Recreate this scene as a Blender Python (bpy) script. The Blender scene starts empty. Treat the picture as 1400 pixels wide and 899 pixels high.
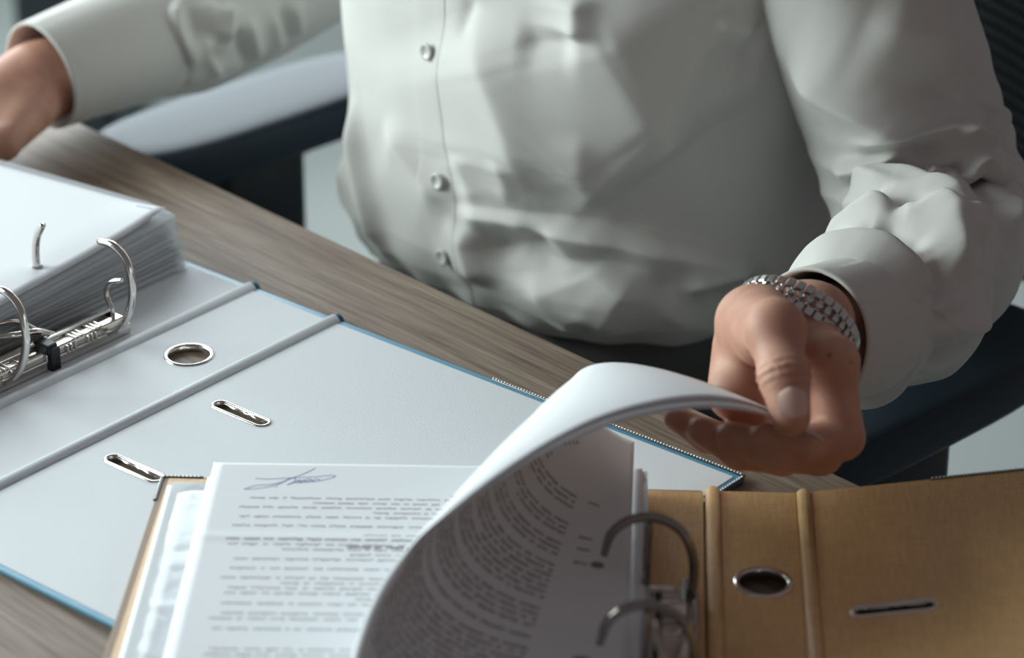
import bpy, bmesh, math, random
import numpy as np
from mathutils import Vector, Matrix

random.seed(7)
RNG = np.random.default_rng(7)
MM = 0.001
scene = bpy.context.scene
COL = scene.collection

# ---------------------------------------------------------------- camera
PITCH = math.radians(26.3)
DIST = 1.720
cam_data = bpy.data.cameras.new('camera')
cam_data.sensor_width = 36.0
cam_data.lens = 4000.0 / 1400.0 * 36.0
cam_data.clip_start = 0.05
cam_data.dof.use_dof = True
cam_data.dof.focus_distance = 1.62
cam_data.dof.aperture_fstop = 5.6
cam = bpy.data.objects.new('camera', cam_data)
cam.location = (0.0, -DIST * math.cos(PITCH), DIST * math.sin(PITCH))
cam.rotation_euler = (math.pi / 2 - PITCH, 0, 0)
COL.objects.link(cam)
scene.camera = cam

# ---------------------------------------------------------------- world, daylight, exposure
world = bpy.data.worlds.new('world')
scene.world = world
world.use_nodes = True
bg = world.node_tree.nodes['Background']
bg.inputs[0].default_value = (1.0, 0.90, 0.92, 1)
bg.inputs[1].default_value = 0.12


def window_light(name, loc, target, sx, sy, power, color):
    d = bpy.data.lights.new(name, 'AREA')
    d.shape = 'RECTANGLE'
    d.size, d.size_y = sx, sy
    d.energy = power
    d.color = color
    o = bpy.data.objects.new(name, d)
    o.location = loc
    o.rotation_euler = (Vector(target) - Vector(loc)).to_track_quat('-Z', 'Y').to_euler()
    COL.objects.link(o)
    return o


# daylight entering by the two windows (see window_1 and window_2 below)
window_light('daylight_side_window', (-2.36, 0.60, 0.95), (-1.36, 0.60, 0.95), 2.0, 1.6, 98, (0.87, 0.985, 0.955))
window_light('daylight_back_window', (-0.75, 2.86, 1.05), (-0.75, 1.86, 1.05), 2.2, 1.7, 100, (0.84, 0.95, 1.0))

vs = scene.view_settings
vs.view_transform = 'Standard'
vs.look = 'None'
vs.exposure = 0.10
vs.gamma = 1.0
vs.use_curve_mapping = False


# ---------------------------------------------------------------- helpers
def tag(o, label=None, cat=None, group=None, kind=None):
    if label: o['label'] = label
    if cat: o['category'] = cat
    if group: o['group'] = group
    if kind: o['kind'] = kind
    return o


def empty(name, loc=(0, 0, 0), rot=(0, 0, 0), parent=None):
    o = bpy.data.objects.new(name, None)
    o.empty_display_size = 0.02
    o.location = [c * MM for c in loc]
    o.rotation_euler = rot
    COL.objects.link(o)
    if parent: o.parent = parent
    return o


def mesh_obj(name, verts, faces, mats, parent=None, smooth=True, mat_idx=None, scale=MM):
    me = bpy.data.meshes.new(name)
    v = np.asarray(verts, float) * scale
    me.from_pydata(v.tolist(), [], [list(map(int, f)) for f in faces])
    if not isinstance(mats, (list, tuple)): mats = [mats]
    for m in mats: me.materials.append(m)
    if mat_idx is not None:
        me.polygons.foreach_set('material_index', np.asarray(mat_idx, np.int32))
    if smooth:
        me.polygons.foreach_set('use_smooth', np.ones(len(me.polygons), bool))
    me.update()
    o = bpy.data.objects.new(name, me)
    COL.objects.link(o)
    if parent: o.parent = parent
    return o


def bm_obj(name, bm, mat, parent=None, smooth=False, loc=None, rot=None):
    me = bpy.data.meshes.new(name)
    bmesh.ops.scale(bm, vec=(MM, MM, MM), verts=bm.verts)
    bmesh.ops.recalc_face_normals(bm, faces=bm.faces)
    bm.to_mesh(me); bm.free()
    for m in (mat if isinstance(mat, (list, tuple)) else [mat]): me.materials.append(m)
    if smooth:
        me.polygons.foreach_set('use_smooth', np.ones(len(me.polygons), bool))
    o = bpy.data.objects.new(name, me)
    COL.objects.link(o)
    if parent: o.parent = parent
    if loc is not None: o.location = [c * MM for c in loc]
    if rot is not None: o.rotation_euler = rot
    return o


def add_box(bm, c, s, bevel=0, rot=None, seg=2):
    """box of size s centred on c (mm)"""
    g = bmesh.ops.create_cube(bm, size=1.0)
    vs_ = g['verts']
    bmesh.ops.scale(bm, vec=s, verts=vs_)
    if bevel:
        ed = list({e for v in vs_ for e in v.link_edges})
        r = bmesh.ops.bevel(bm, geom=ed, offset=bevel, segments=seg, affect='EDGES', profile=0.5)
        vs_ = list({v for f in r['faces'] for v in f.verts} | {v for v in vs_ if v.is_valid})
    if rot is not None:
        bmesh.ops.rotate(bm, cent=(0, 0, 0), matrix=rot, verts=vs_)
    bmesh.ops.translate(bm, vec=c, verts=vs_)
    return vs_


def box(name, c, s, mat, parent=None, bevel=0, rot=None, smooth=False, seg=2):
    bm = bmesh.new()
    add_box(bm, c, s, bevel, rot, seg)
    return bm_obj(name, bm, mat, parent, smooth)


def catmull(pts, n):
    """smooth curve of n points through pts"""
    P = np.asarray(pts, float)
    d = np.r_[0, np.cumsum(np.sqrt(np.linalg.norm(np.diff(P, axis=0), axis=1)) + 1e-9)]
    Q = np.vstack([2 * P[0] - P[1], P, 2 * P[-1] - P[-2]])
    kd = np.r_[d[0] - (d[1] - d[0]), d, d[-1] + (d[-1] - d[-2])]
    t = np.linspace(d[0], d[-1], n)
    i = np.clip(np.searchsorted(d, t, side='right') - 1, 0, len(P) - 2)
    p0, p1, p2, p3 = Q[i], Q[i + 1], Q[i + 2], Q[i + 3]
    k0, k1, k2, k3 = kd[i], kd[i + 1], kd[i + 2], kd[i + 3]
    s_ = lambda a: a[:, None] if P.ndim > 1 else a
    T = s_(t); k0, k1, k2, k3 = map(s_, (k0, k1, k2, k3))
    A1 = (k1 - T) / (k1 - k0) * p0 + (T - k0) / (k1 - k0) * p1
    A2 = (k2 - T) / (k2 - k1) * p1 + (T - k1) / (k2 - k1) * p2
    A3 = (k3 - T) / (k3 - k2) * p2 + (T - k2) / (k3 - k2) * p3
    B1 = (k2 - T) / (k2 - k0) * A1 + (T - k0) / (k2 - k0) * A2
    B2 = (k3 - T) / (k3 - k1) * A2 + (T - k1) / (k3 - k1) * A3
    return (k2 - T) / (k2 - k1) * B1 + (T - k1) / (k2 - k1) * B2


def frames(P):
    """tangent, normal, binormal along a polyline, with least twist"""
    T = np.gradient(P, axis=0)
    T /= np.linalg.norm(T, axis=1)[:, None]
    N = np.zeros_like(P)
    a = np.array([0, 0, 1.0]) if abs(T[0][2]) < 0.9 else np.array([1.0, 0, 0])
    n = a - T[0] * (a @ T[0]); N[0] = n / np.linalg.norm(n)
    for i in range(1, len(P)):
        n = N[i - 1] - T[i] * (N[i - 1] @ T[i]); N[i] = n / np.linalg.norm(n)
    return T, N, np.cross(T, N)


def grid_faces(nu, nv, wrap_u=False, base=0):
    """quads of a grid indexed [v * nu + u]"""
    iu = np.arange(nu if wrap_u else nu - 1); iv = np.arange(nv - 1)
    U_, V_ = np.meshgrid(iu, iv)
    U2 = (U_ + 1) % nu
    f = np.stack([V_ * nu + U_, V_ * nu + U2, (V_ + 1) * nu + U2, (V_ + 1) * nu + U_], -1).reshape(-1, 4)
    return f + base


def tube_geo(pts, rad, n=40, seg=10, smooth_path=True, caps=True, base=0):
    P = catmull(pts, n) if smooth_path else np.asarray(pts, float)
    n = len(P)
    R = np.interp(np.linspace(0, 1, n), np.linspace(0, 1, np.size(rad)), np.atleast_1d(rad)) if np.size(rad) > 1 else np.full(n, float(rad))
    T, N, B = frames(P)
    a = np.linspace(0, 2 * np.pi, seg, endpoint=False)
    V = (P[:, None] + R[:, None, None] * (np.cos(a)[None, :, None] * N[:, None] + np.sin(a)[None, :, None] * B[:, None])).reshape(-1, 3)
    F = [list(f) for f in grid_faces(seg, n, True, base)]
    if caps:
        F.append([base + i for i in range(seg)][::-1])
        F.append([base + (n - 1) * seg + i for i in range(seg)])
    return V, F


def tube(name, pts, rad, mat, parent=None, n=40, seg=10, smooth_path=True):
    V, F = tube_geo(pts, rad, n, seg, smooth_path)
    return mesh_obj(name, V, F, mat, parent)


def multi(name, geos, mat, parent=None, smooth=True):
    Vs, Fs, b = [], [], 0
    for V, F in geos:
        Vs.append(np.asarray(V)); Fs += [[i + b for i in f] for f in F]; b += len(V)
    return mesh_obj(name, np.vstack(Vs), Fs, mat, parent, smooth)


def lathe_geo(profile, seg=32):
    """profile [(r, z)] turned about z"""
    p = np.asarray(profile, float)
    a = np.linspace(0, 2 * np.pi, seg, endpoint=False)
    V = np.stack([np.outer(p[:, 0], np.cos(a)), np.outer(p[:, 0], np.sin(a)), np.repeat(p[:, 1][:, None], seg, 1)], -1).reshape(-1, 3)
    return V, [list(f) for f in grid_faces(seg, len(p), True)]


def holed_plate(name, outer, holes, z0, z1, bevel, mat, parent=None):
    """flat plate with real holes, from 2D outlines, between heights z0 and z1"""
    cu = bpy.data.curves.new(name, 'CURVE')
    cu.dimensions = '2D'; cu.fill_mode = 'BOTH'
    cu.extrude = max(((z1 - z0) / 2 - bevel), 0.01) * MM
    cu.bevel_depth = bevel * MM; cu.bevel_resolution = 2
    cu.offset = -bevel * MM
    for loop in [outer] + holes:
        sp = cu.splines.new('POLY'); sp.points.add(len(loop) - 1)
        for p, q in zip(sp.points, loop): p.co = (q[0] * MM, q[1] * MM, 0, 1)
        sp.use_cyclic_u = True
    tmp = bpy.data.objects.new('tmp', cu); COL.objects.link(tmp)
    me = bpy.data.meshes.new_from_object(tmp.evaluated_get(bpy.context.evaluated_depsgraph_get()))
    bpy.data.objects.remove(tmp); bpy.data.curves.remove(cu)
    me.name = name
    me.transform(Matrix.Translation((0, 0, (z0 + z1) / 2 * MM)))
    me.materials.clear(); me.materials.append(mat)
    for p in me.polygons: p.use_smooth = False; p.material_index = 0
    o = bpy.data.objects.new(name, me); COL.objects.link(o)
    if parent: o.parent = parent
    return o


def circle2(cx, cy, r, n=40):
    return [(cx + r * math.cos(t), cy + r * math.sin(t)) for t in np.linspace(0, 2 * math.pi, n, endpoint=False)]


def stadium(x0, x1, cy, r, n=10):
    a = [(x1 - r + r * math.cos(t), cy + r * math.sin(t)) for t in np.linspace(-math.pi / 2, math.pi / 2, n)]
    return a + [(x0 + r + r * math.cos(t), cy + r * math.sin(t)) for t in np.linspace(math.pi / 2, 3 * math.pi / 2, n)]


def rect2(x0, y0, x1, y1, r=1.5, n=5):
    out = []
    for cx, cy, a0 in ((x1 - r, y1 - r, 0), (x0 + r, y1 - r, 90), (x0 + r, y0 + r, 180), (x1 - r, y0 + r, 270)):
        out += [(cx + r * math.cos(math.radians(a0 + t)), cy + r * math.sin(math.radians(a0 + t))) for t in np.linspace(0, 90, n)]
    return out


def surface_nets(sdf, lo, hi, h):
    """isosurface of sdf(points)->values on a grid of pitch h; numpy naive surface nets"""
    lo = np.asarray(lo, float); hi = np.asarray(hi, float)
    n = np.ceil((hi - lo) / h).astype(int) + 1
    ax = [lo[i] + h * np.arange(n[i]) for i in range(3)]
    G = np.stack(np.meshgrid(*ax, indexing='ij'), -1)
    F = sdf(G.reshape(-1, 3)).reshape(n)
    S = F < 0
    c = np.zeros(n - 1, int)
    offs = [(i, j, k) for i in (0, 1) for j in (0, 1) for k in (0, 1)]
    sl = lambda A, o: A[o[0]:o[0] + n[0] - 1, o[1]:o[1] + n[1] - 1, o[2]:o[2] + n[2] - 1]
    for o in offs: c += sl(S, o)
    act = (c > 0) & (c < 8)
    idx = np.full(n - 1, -1); idx[act] = np.arange(act.sum())
    I = np.argwhere(act)
    acc = np.zeros((len(I), 3)); cnt = np.zeros(len(I))
    edges = [(a, b) for a in offs for b in offs if sum(b) - sum(a) == 1 and all(y >= x for x, y in zip(a, b))]
    for a, b in edges:
        ia = I + np.array(a); ib = I + np.array(b)
        fa = F[tuple(ia.T)]; fb = F[tuple(ib.T)]
        m = (fa < 0) != (fb < 0)
        t = np.where(m, fa / np.where(m, fa - fb, 1), 0)
        p = np.array(a) + t[:, None] * (np.array(b) - np.array(a))
        acc[m] += p[m]; cnt[m] += 1
    V = lo + h * (I + acc / cnt[:, None])
    quads = []
    for d in range(3):
        e1, e2 = (d + 1) % 3, (d + 2) % 3
        s0 = [slice(None)] * 3; s1 = [slice(None)] * 3
        s0[d] = slice(0, n[d] - 1); s1[d] = slice(1, n[d])
        A, B = S[tuple(s0)], S[tuple(s1)]
        cr = np.argwhere(A != B)
        ok = (cr[:, e1] > 0) & (cr[:, e2] > 0) & (cr[:, e1] < n[e1] - 1) & (cr[:, e2] < n[e2] - 1)
        cr = cr[ok]
        ins = A[tuple(cr.T)]
        q = []
        for o1, o2 in ((0, 0), (1, 0), (1, 1), (0, 1)):
            k = cr.copy(); k[:, e1] -= o1; k[:, e2] -= o2
            q.append(idx[tuple(k.T)])
        q = np.stack(q, 1)
        q[ins] = q[ins]
        q[~ins] = q[~ins][:, ::-1]
        quads.append(q)
    return V, np.vstack(quads)


def relax(V, F, it=2, w=0.5):
    F = np.asarray(F); e = np.vstack([F[:, [0, 1]], F[:, [1, 2]], F[:, [2, 3]], F[:, [3, 0]]])
    for _ in range(it):
        s = np.zeros_like(V); c = np.zeros(len(V))
        np.add.at(s, e[:, 0], V[e[:, 1]]); np.add.at(c, e[:, 0], 1)
        np.add.at(s, e[:, 1], V[e[:, 0]]); np.add.at(c, e[:, 1], 1)
        V = V * (1 - w) + w * s / np.maximum(c, 1)[:, None]
    return V


# ---------------------------------------------------------------- materials
def new_mat(name):
    m = bpy.data.materials.new(name); m.use_nodes = True
    return m, m.node_tree.nodes, m.node_tree.links, m.node_tree.nodes['Principled BSDF']


def plain(name, col, rough=0.5, metal=0.0, spec=0.5, bump=0, bscale=300, var=0.0, **kw):
    m, N, L, b = new_mat(name)
    b.inputs['Base Color'].default_value = (*col, 1)
    b.inputs['Roughness'].default_value = rough
    b.inputs['Metallic'].default_value = metal
    b.inputs['Specular IOR Level'].default_value = spec
    for k, v in kw.items(): b.inputs[k.replace('_', ' ')].default_value = v
    if bump or var:
        tc = N.new('ShaderNodeTexCoord'); nz = N.new('ShaderNodeTexNoise')
        nz.inputs['Scale'].default_value = bscale; nz.inputs['Detail'].default_value = 4
        L.new(tc.outputs['Object'], nz.inputs['Vector'])
        if bump:
            bp = N.new('ShaderNodeBump'); bp.inputs['Strength'].default_value = bump; bp.inputs['Distance'].default_value = 0.001
            L.new(nz.outputs['Fac'], bp.inputs['Height']); L.new(bp.outputs['Normal'], b.inputs['Normal'])
        if var:
            mx = N.new('ShaderNodeMix'); mx.data_type = 'RGBA'
            mx.inputs['A'].default_value = (*[c * (1 - var) for c in col], 1)
            mx.inputs['B'].default_value = (*[min(1, c * (1 + var)) for c in col], 1)
            L.new(nz.outputs['Fac'], mx.inputs['Factor']); L.new(mx.outputs['Result'], b.inputs['Base Color'])
    return m


def wood_mat():
    m, N, L, b = new_mat('grey_oak_laminate')
    tc = N.new('ShaderNodeTexCoord')
    mp = N.new('ShaderNodeMapping'); mp.inputs['Scale'].default_value = (2.6, 48, 48)
    L.new(tc.outputs['Object'], mp.inputs['Vector'])
    n1 = N.new('ShaderNodeTexNoise'); n1.inputs['Scale'].default_value = 2.2; n1.inputs['Detail'].default_value = 7; n1.inputs['Roughness'].default_value = 0.62; n1.inputs['Distortion'].default_value = 0.5
    L.new(mp.outputs['Vector'], n1.inputs['Vector'])
    mp2 = N.new('ShaderNodeMapping'); mp2.inputs['Scale'].default_value = (13, 330, 330)
    L.new(tc.outputs['Object'], mp2.inputs['Vector'])
    n2 = N.new('ShaderNodeTexNoise'); n2.inputs['Scale'].default_value = 1.5; n2.inputs['Detail'].default_value = 3
    L.new(mp2.outputs['Vector'], n2.inputs['Vector'])
    cr = N.new('ShaderNodeValToRGB')
    cr.color_ramp.elements[0].position = 0.30; cr.color_ramp.elements[0].color = (0.150, 0.103, 0.074, 1)
    cr.color_ramp.elements[1].position = 0.70; cr.color_ramp.elements[1].color = (0.385, 0.300, 0.235, 1)
    L.new(n1.outputs['Fac'], cr.inputs['Fac'])
    c2 = N.new('ShaderNodeValToRGB')
    c2.color_ramp.elements[0].position = 0.36; c2.color_ramp.elements[0].color = (0.62, 0.60, 0.58, 1)
    c2.color_ramp.elements[1].position = 0.56; c2.color_ramp.elements[1].color = (1, 1, 1, 1)
    L.new(n2.outputs['Fac'], c2.inputs['Fac'])
    mx = N.new('ShaderNodeMix'); mx.data_type = 'RGBA'; mx.blend_type = 'MULTIPLY'; mx.inputs['Factor'].default_value = 0.8
    L.new(cr.outputs['Color'], mx.inputs['A']); L.new(c2.outputs['Color'], mx.inputs['B'])
    L.new(mx.outputs['Result'], b.inputs['Base Color'])
    b.inputs['Roughness'].default_value = 0.55
    b.inputs['Specular IOR Level'].default_value = 0.3
    bp = N.new('ShaderNodeBump'); bp.inputs['Strength'].default_value = 0.15; bp.inputs['Distance'].default_value = 0.0006
    L.new(n2.outputs['Fac'], bp.inputs['Height']); L.new(bp.outputs['Normal'], b.inputs['Normal'])
    return m


def linen_mat(name, ca, cb):
    """paper cover embossed with a woven linen grain"""
    m, N, L, b = new_mat(name)
    tc = N.new('ShaderNodeTexCoord')
    hs = []
    for sc in ((60, 1400, 60), (1400, 60, 60)):
        mp = N.new('ShaderNodeMapping'); mp.inputs['Scale'].default_value = sc
        L.new(tc.outputs['Object'], mp.inputs['Vector'])
        n = N.new('ShaderNodeTexNoise'); n.inputs['Scale'].default_value = 1.0; n.inputs['Detail'].default_value = 3; n.inputs['Roughness'].default_value = 0.7
        L.new(mp.outputs['Vector'], n.inputs['Vector']); hs.append(n)
    ad = N.new('ShaderNodeMath'); ad.operation = 'ADD'
    L.new(hs[0].outputs['Fac'], ad.inputs[0]); L.new(hs[1].outputs['Fac'], ad.inputs[1])
    cr = N.new('ShaderNodeValToRGB')
    cr.color_ramp.elements[0].position = 0.36; cr.color_ramp.elements[0].color = (*ca, 1)
    cr.color_ramp.elements[1].position = 0.62; cr.color_ramp.elements[1].color = (*cb, 1)
    hv = N.new('ShaderNodeMath'); hv.operation = 'MULTIPLY'; hv.inputs[1].default_value = 0.5
    L.new(ad.outputs[0], hv.inputs[0]); L.new(hv.outputs[0], cr.inputs['Fac'])
    L.new(cr.outputs['Color'], b.inputs['Base Color'])
    b.inputs['Roughness'].default_value = 0.38
    bp = N.new('ShaderNodeBump'); bp.inputs['Strength'].default_value = 0.5; bp.inputs['Distance'].default_value = 0.0004
    L.new(ad.outputs[0], bp.inputs['Height']); L.new(bp.outputs['Normal'], b.inputs['Normal'])
    return m


def fabric_mat(name, col, rough, weave, strength, sheen=0.0):
    m, N, L, b = new_mat(name)
    tc = N.new('ShaderNodeTexCoord')
    n = N.new('ShaderNodeTexNoise'); n.inputs['Scale'].default_value = weave; n.inputs['Detail'].default_value = 3
    L.new(tc.outputs['Object'], n.inputs['Vector'])
    n2 = N.new('ShaderNodeTexNoise'); n2.inputs['Scale'].default_value = 18; n2.inputs['Detail'].default_value = 3
    L.new(tc.outputs['Object'], n2.inputs['Vector'])
    ad = N.new('ShaderNodeMath'); ad.operation = 'MULTIPLY_ADD'; ad.inputs[1].default_value = 1.2
    L.new(n2.outputs['Fac'], ad.inputs[0]); L.new(n.outputs['Fac'], ad.inputs[2])
    bp = N.new('ShaderNodeBump'); bp.inputs['Strength'].default_value = strength; bp.inputs['Distance'].default_value = 0.0008
    L.new(ad.outputs[0], bp.inputs['Height']); L.new(bp.outputs['Normal'], b.inputs['Normal'])
    b.inputs['Base Color'].default_value = (*col, 1); b.inputs['Roughness'].default_value = rough
    b.inputs['Sheen Weight'].default_value = sheen
    return m


def skin_mat():
    m, N, L, b = new_mat('skin')
    tc = N.new('ShaderNodeTexCoord')
    n = N.new('ShaderNodeTexNoise'); n.inputs['Scale'].default_value = 45; n.inputs['Detail'].default_value = 5
    L.new(tc.outputs['Object'], n.inputs['Vector'])
    cr = N.new('ShaderNodeValToRGB')
    cr.color_ramp.elements[0].position = 0.32; cr.color_ramp.elements[0].color = (0.48, 0.225, 0.160, 1)
    cr.color_ramp.elements[1].position = 0.68; cr.color_ramp.elements[1].color = (0.62, 0.345, 0.250, 1)
    L.new(n.outputs['Fac'], cr.inputs['Fac']); L.new(cr.outputs['Color'], b.inputs['Base Color'])
    b.inputs['Roughness'].default_value = 0.55
    b.inputs['Subsurface Weight'].default_value = 0.15
    b.inputs['Subsurface Radius'].default_value = (1.0, 0.35, 0.2)
    b.inputs['Subsurface Scale'].default_value = 0.004
    n3 = N.new('ShaderNodeTexVoronoi'); n3.inputs['Scale'].default_value = 900
    L.new(tc.outputs['Object'], n3.inputs['Vector'])
    bp = N.new('ShaderNodeBump'); bp.inputs['Strength'].default_value = 0.12; bp.inputs['Distance'].default_value = 0.0004
    L.new(n3.outputs['Distance'], bp.inputs['Height']); L.new(bp.outputs['Normal'], b.inputs['Normal'])
    return m


def chair_mesh_mat():
    m, N, L, b = new_mat('chair_mesh_fabric')
    tc = N.new('ShaderNodeTexCoord')
    mp = N.new('ShaderNodeMapping'); mp.inputs['Scale'].default_value = (1, 1, 1)
    L.new(tc.outputs['Object'], mp.inputs['Vector'])
    w1 = N.new('ShaderNodeTexWave'); w1.bands_direction = 'Z'; w1.inputs['Scale'].default_value = 34; w1.inputs['Distortion'].default_value = 0.6
    w2 = N.new('ShaderNodeTexWave'); w2.bands_direction = 'X'; w2.inputs['Scale'].default_value = 60; w2.inputs['Distortion'].default_value = 0.6
    for w in (w1, w2): L.new(mp.outputs['Vector'], w.inputs['Vector'])
    mu = N.new('ShaderNodeMath'); mu.operation = 'MULTIPLY'
    L.new(w1.outputs['Fac'], mu.inputs[0]); L.new(w2.outputs['Fac'], mu.inputs[1])
    cr = N.new('ShaderNodeValToRGB')
    cr.color_ramp.elements[0].position = 0.1; cr.color_ramp.elements[0].color = (0.008, 0.018, 0.024, 1)
    cr.color_ramp.elements[1].position = 0.9; cr.color_ramp.elements[1].color = (0.17, 0.165, 0.165, 1)
    L.new(mu.outputs[0], cr.inputs['Fac']); L.new(cr.outputs['Color'], b.inputs['Base Color'])
    b.inputs['Roughness'].default_value = 0.8
    bp = N.new('ShaderNodeBump'); bp.inputs['Strength'].default_value = 0.6; bp.inputs['Distance'].default_value = 0.002
    L.new(mu.outputs[0], bp.inputs['Height']); L.new(bp.outputs['Normal'], b.inputs['Normal'])
    return m


M = {
    'wood': wood_mat(),
    'floor': plain('grey_green_vinyl', (0.27, 0.295, 0.283), 0.45, var=0.05, bscale=9),
    'wall': plain('painted_wall', (0.62, 0.66, 0.64), 0.8, bump=0.1, bscale=200),
    'frame': plain('white_window_frame', (0.75, 0.77, 0.77), 0.4),
    'glass': plain('window_glass', (1, 1, 1), 0.0, Transmission_Weight=1.0, IOR=1.02),
    'lining': plain('white_lining_paper', (0.77, 0.81, 0.85), 0.62, bump=0.12, bscale=700, var=0.02),
    'blue': plain('blue_vinyl', (0.10, 0.33, 0.50), 0.35, bump=0.1, bscale=900),
    'blue_dark': plain('dark_blue_vinyl', (0.012, 0.11, 0.19), 0.4),
    'orange': linen_mat('orange_linen_paper', (0.60, 0.345, 0.145), (0.86, 0.56, 0.27)),
    'orange_edge': plain('tan_board', (0.33, 0.23, 0.16), 0.6),
    'nickel': plain('nickel', (0.72, 0.69, 0.66), 0.16, 1.0),
    'nickel_dark_reflect': plain('nickel_dark_reflection', (0.30, 0.285, 0.27), 0.14, 1.0),  # nickel with the dark room's reflection put into its colour
    'nickel_satin': plain('satin_nickel', (0.62, 0.60, 0.58), 0.30, 1.0, bump=0.08, bscale=400),
    'steel': plain('watch_steel', (0.66, 0.66, 0.66), 0.14, 1.0),
    'bead': plain('bead_glint_white', (0.92, 0.92, 0.90), 0.2, 0.25),  # bright glint of the metal beads painted as a near-white colour
    'guard': plain('dark_guard_steel', (0.16, 0.16, 0.16), 0.35, 1.0),  # strip coloured dark to set off the row of beads
    'black': plain('black_plastic', (0.012, 0.016, 0.018), 0.4),
    'paper': plain('white_paper', (0.82, 0.85, 0.89), 0.75, bump=0.05, bscale=150),
    'paper_shaded': plain('lavender_shadow_paper', (0.52, 0.54, 0.66), 0.8),  # bluish shadow low in the stack put into the paper colour
    'ink': plain('print_ink', (0.24, 0.225, 0.225), 0.7),
    'ink_light': plain('print_ink_grey', (0.36, 0.345, 0.36), 0.7),
    'pen': plain('blue_pen_ink', (0.17, 0.20, 0.42), 0.6),
    'shirt': fabric_mat('white_shirt_cotton', (0.63, 0.625, 0.605), 0.75, 1800, 0.10, 0.15),
    'button': plain('pearl_button', (0.58, 0.58, 0.57), 0.25, spec=0.6),
    'thread': plain('white_thread', (0.7, 0.7, 0.68), 0.8),
    'trousers': fabric_mat('charcoal_trousers', (0.085, 0.086, 0.092), 0.85, 1200, 0.2, 0.2),
    'skin': skin_mat(),
    'nail': plain('fingernail', (0.70, 0.47, 0.40), 0.22),
    'leather': plain('navy_leatherette', (0.020, 0.034, 0.047), 0.52, spec=0.30, bump=0.12, bscale=600),
    'chair_black': plain('chair_black_plastic', (0.010, 0.014, 0.018), 0.42),
    'chair_mesh': chair_mesh_mat(),
    'dial': plain('watch_dial', (0.05, 0.05, 0.06), 0.2),
    'cabinet': plain('dark_cabinet', (0.014, 0.020, 0.026), 0.5),
}


def sleeve_film():
    """clear pocket film: mostly see-through, glossy"""
    m, N, L, b = new_mat('clear_pocket_film')
    out = N['Material Output']
    tr = N.new('ShaderNodeBsdfTransparent'); tr.inputs[0].default_value = (0.93, 0.94, 0.96, 1)
    b.inputs['Base Color'].default_value = (0.86, 0.88, 0.91, 1); b.inputs['Roughness'].default_value = 0.12
    tc = N.new('ShaderNodeTexCoord'); nz = N.new('ShaderNodeTexNoise'); nz.inputs['Scale'].default_value = 26; nz.inputs['Detail'].default_value = 4; nz.inputs['Distortion'].default_value = 1.5
    L.new(tc.outputs['Object'], nz.inputs['Vector'])
    bp = N.new('ShaderNodeBump'); bp.inputs['Strength'].default_value = 0.16; bp.inputs['Distance'].default_value = 0.003
    L.new(nz.outputs['Fac'], bp.inputs['Height']); L.new(bp.outputs['Normal'], b.inputs['Normal'])
    mx = N.new('ShaderNodeMixShader'); mx.inputs[0].default_value = 0.5
    L.new(tr.outputs[0], mx.inputs[1]); L.new(b.outputs[0], mx.inputs[2]); L.new(mx.outputs[0], out.inputs['Surface'])
    return m


M['film'] = sleeve_film()

# ---------------------------------------------------------------- the room (z = 0 is the desk top, floor at -750)
FLOOR = -750
struct = lambda o: tag(o, kind='structure')
struct(box('floor', (0, 500, FLOOR - 10), (5200, 5600, 20), M['floor']))
# left wall with a window opening, back wall with a window opening
def wall_with_opening(name, axis, pos, a0, a1, o0, o1, z0, z1, top, t=120):
    bm = bmesh.new()
    def put(b0, b1, c0, c1):
        if axis == 'x': add_box(bm, (pos - t / 2, (b0 + b1) / 2, (c0 + c1) / 2), (t, b1 - b0, c1 - c0))
        else: add_box(bm, ((b0 + b1) / 2, pos + t / 2, (c0 + c1) / 2), (b1 - b0, t, c1 - c0))
    put(a0, o0, FLOOR, top); put(o1, a1, FLOOR, top); put(o0, o1, FLOOR, z0); put(o0, o1, z1, top)
    return struct(bm_obj(name, bm, M['wall']))
wall_with_opening('wall_left', 'x', -2400, -900, 3000, -450, 1650, 100, 1800, 2050)
wall_with_opening('wall_back', 'y', 2900, -2400, 2600, -1900, 400, 150, 1950, 2050)


def window(name, axis, pos, o0, o1, z0, z1, n):
    w = struct(empty(name))
    t = 50
    def piece(nm, b0, b1, c0, c1, th, mat):
        if axis == 'x': return box(nm, (pos - 60, (b0 + b1) / 2, (c0 + c1) / 2), (th, b1 - b0, c1 - c0), mat, w, 2)
        return box(nm, ((b0 + b1) / 2, pos + 60, (c0 + c1) / 2), (b1 - b0, th, c1 - c0), mat, w, 2)
    piece('window_frame', o0, o0 + t, z0, z1, 60, M['frame']); piece('window_frame', o1 - t, o1, z0, z1, 60, M['frame'])
    piece('window_frame', o0 + t, o1 - t, z0, z0 + t, 60, M['frame']); piece('window_frame', o0 + t, o1 - t, z1 - t, z1, 60, M['frame'])
    xs = np.linspace(o0 + t, o1 - t, n + 1)
    for x in xs[1:-1]: piece('mullion', x - 20, x + 20, z0 + t, z1 - t, 60, M['frame'])
    for a, b in zip(xs[:-1], xs[1:]): piece('pane', a + 20, b - 20, z0 + t, z1 - t, 6, M['glass'])
window('window_1', 'x', -2400, -450, 1650, 100, 1800, 3)
window('window_2', 'y', 2900, -1900, 400, 150, 1950, 3)
struct(box('baseboard_left', (-2393, 1050, FLOOR + 45), (14, 3700, 90), M['frame'], bevel=3))
struct(box('baseboard_back', (100, 2893, FLOOR + 45), (4980, 14, 90), M['frame'], bevel=3))

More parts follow.
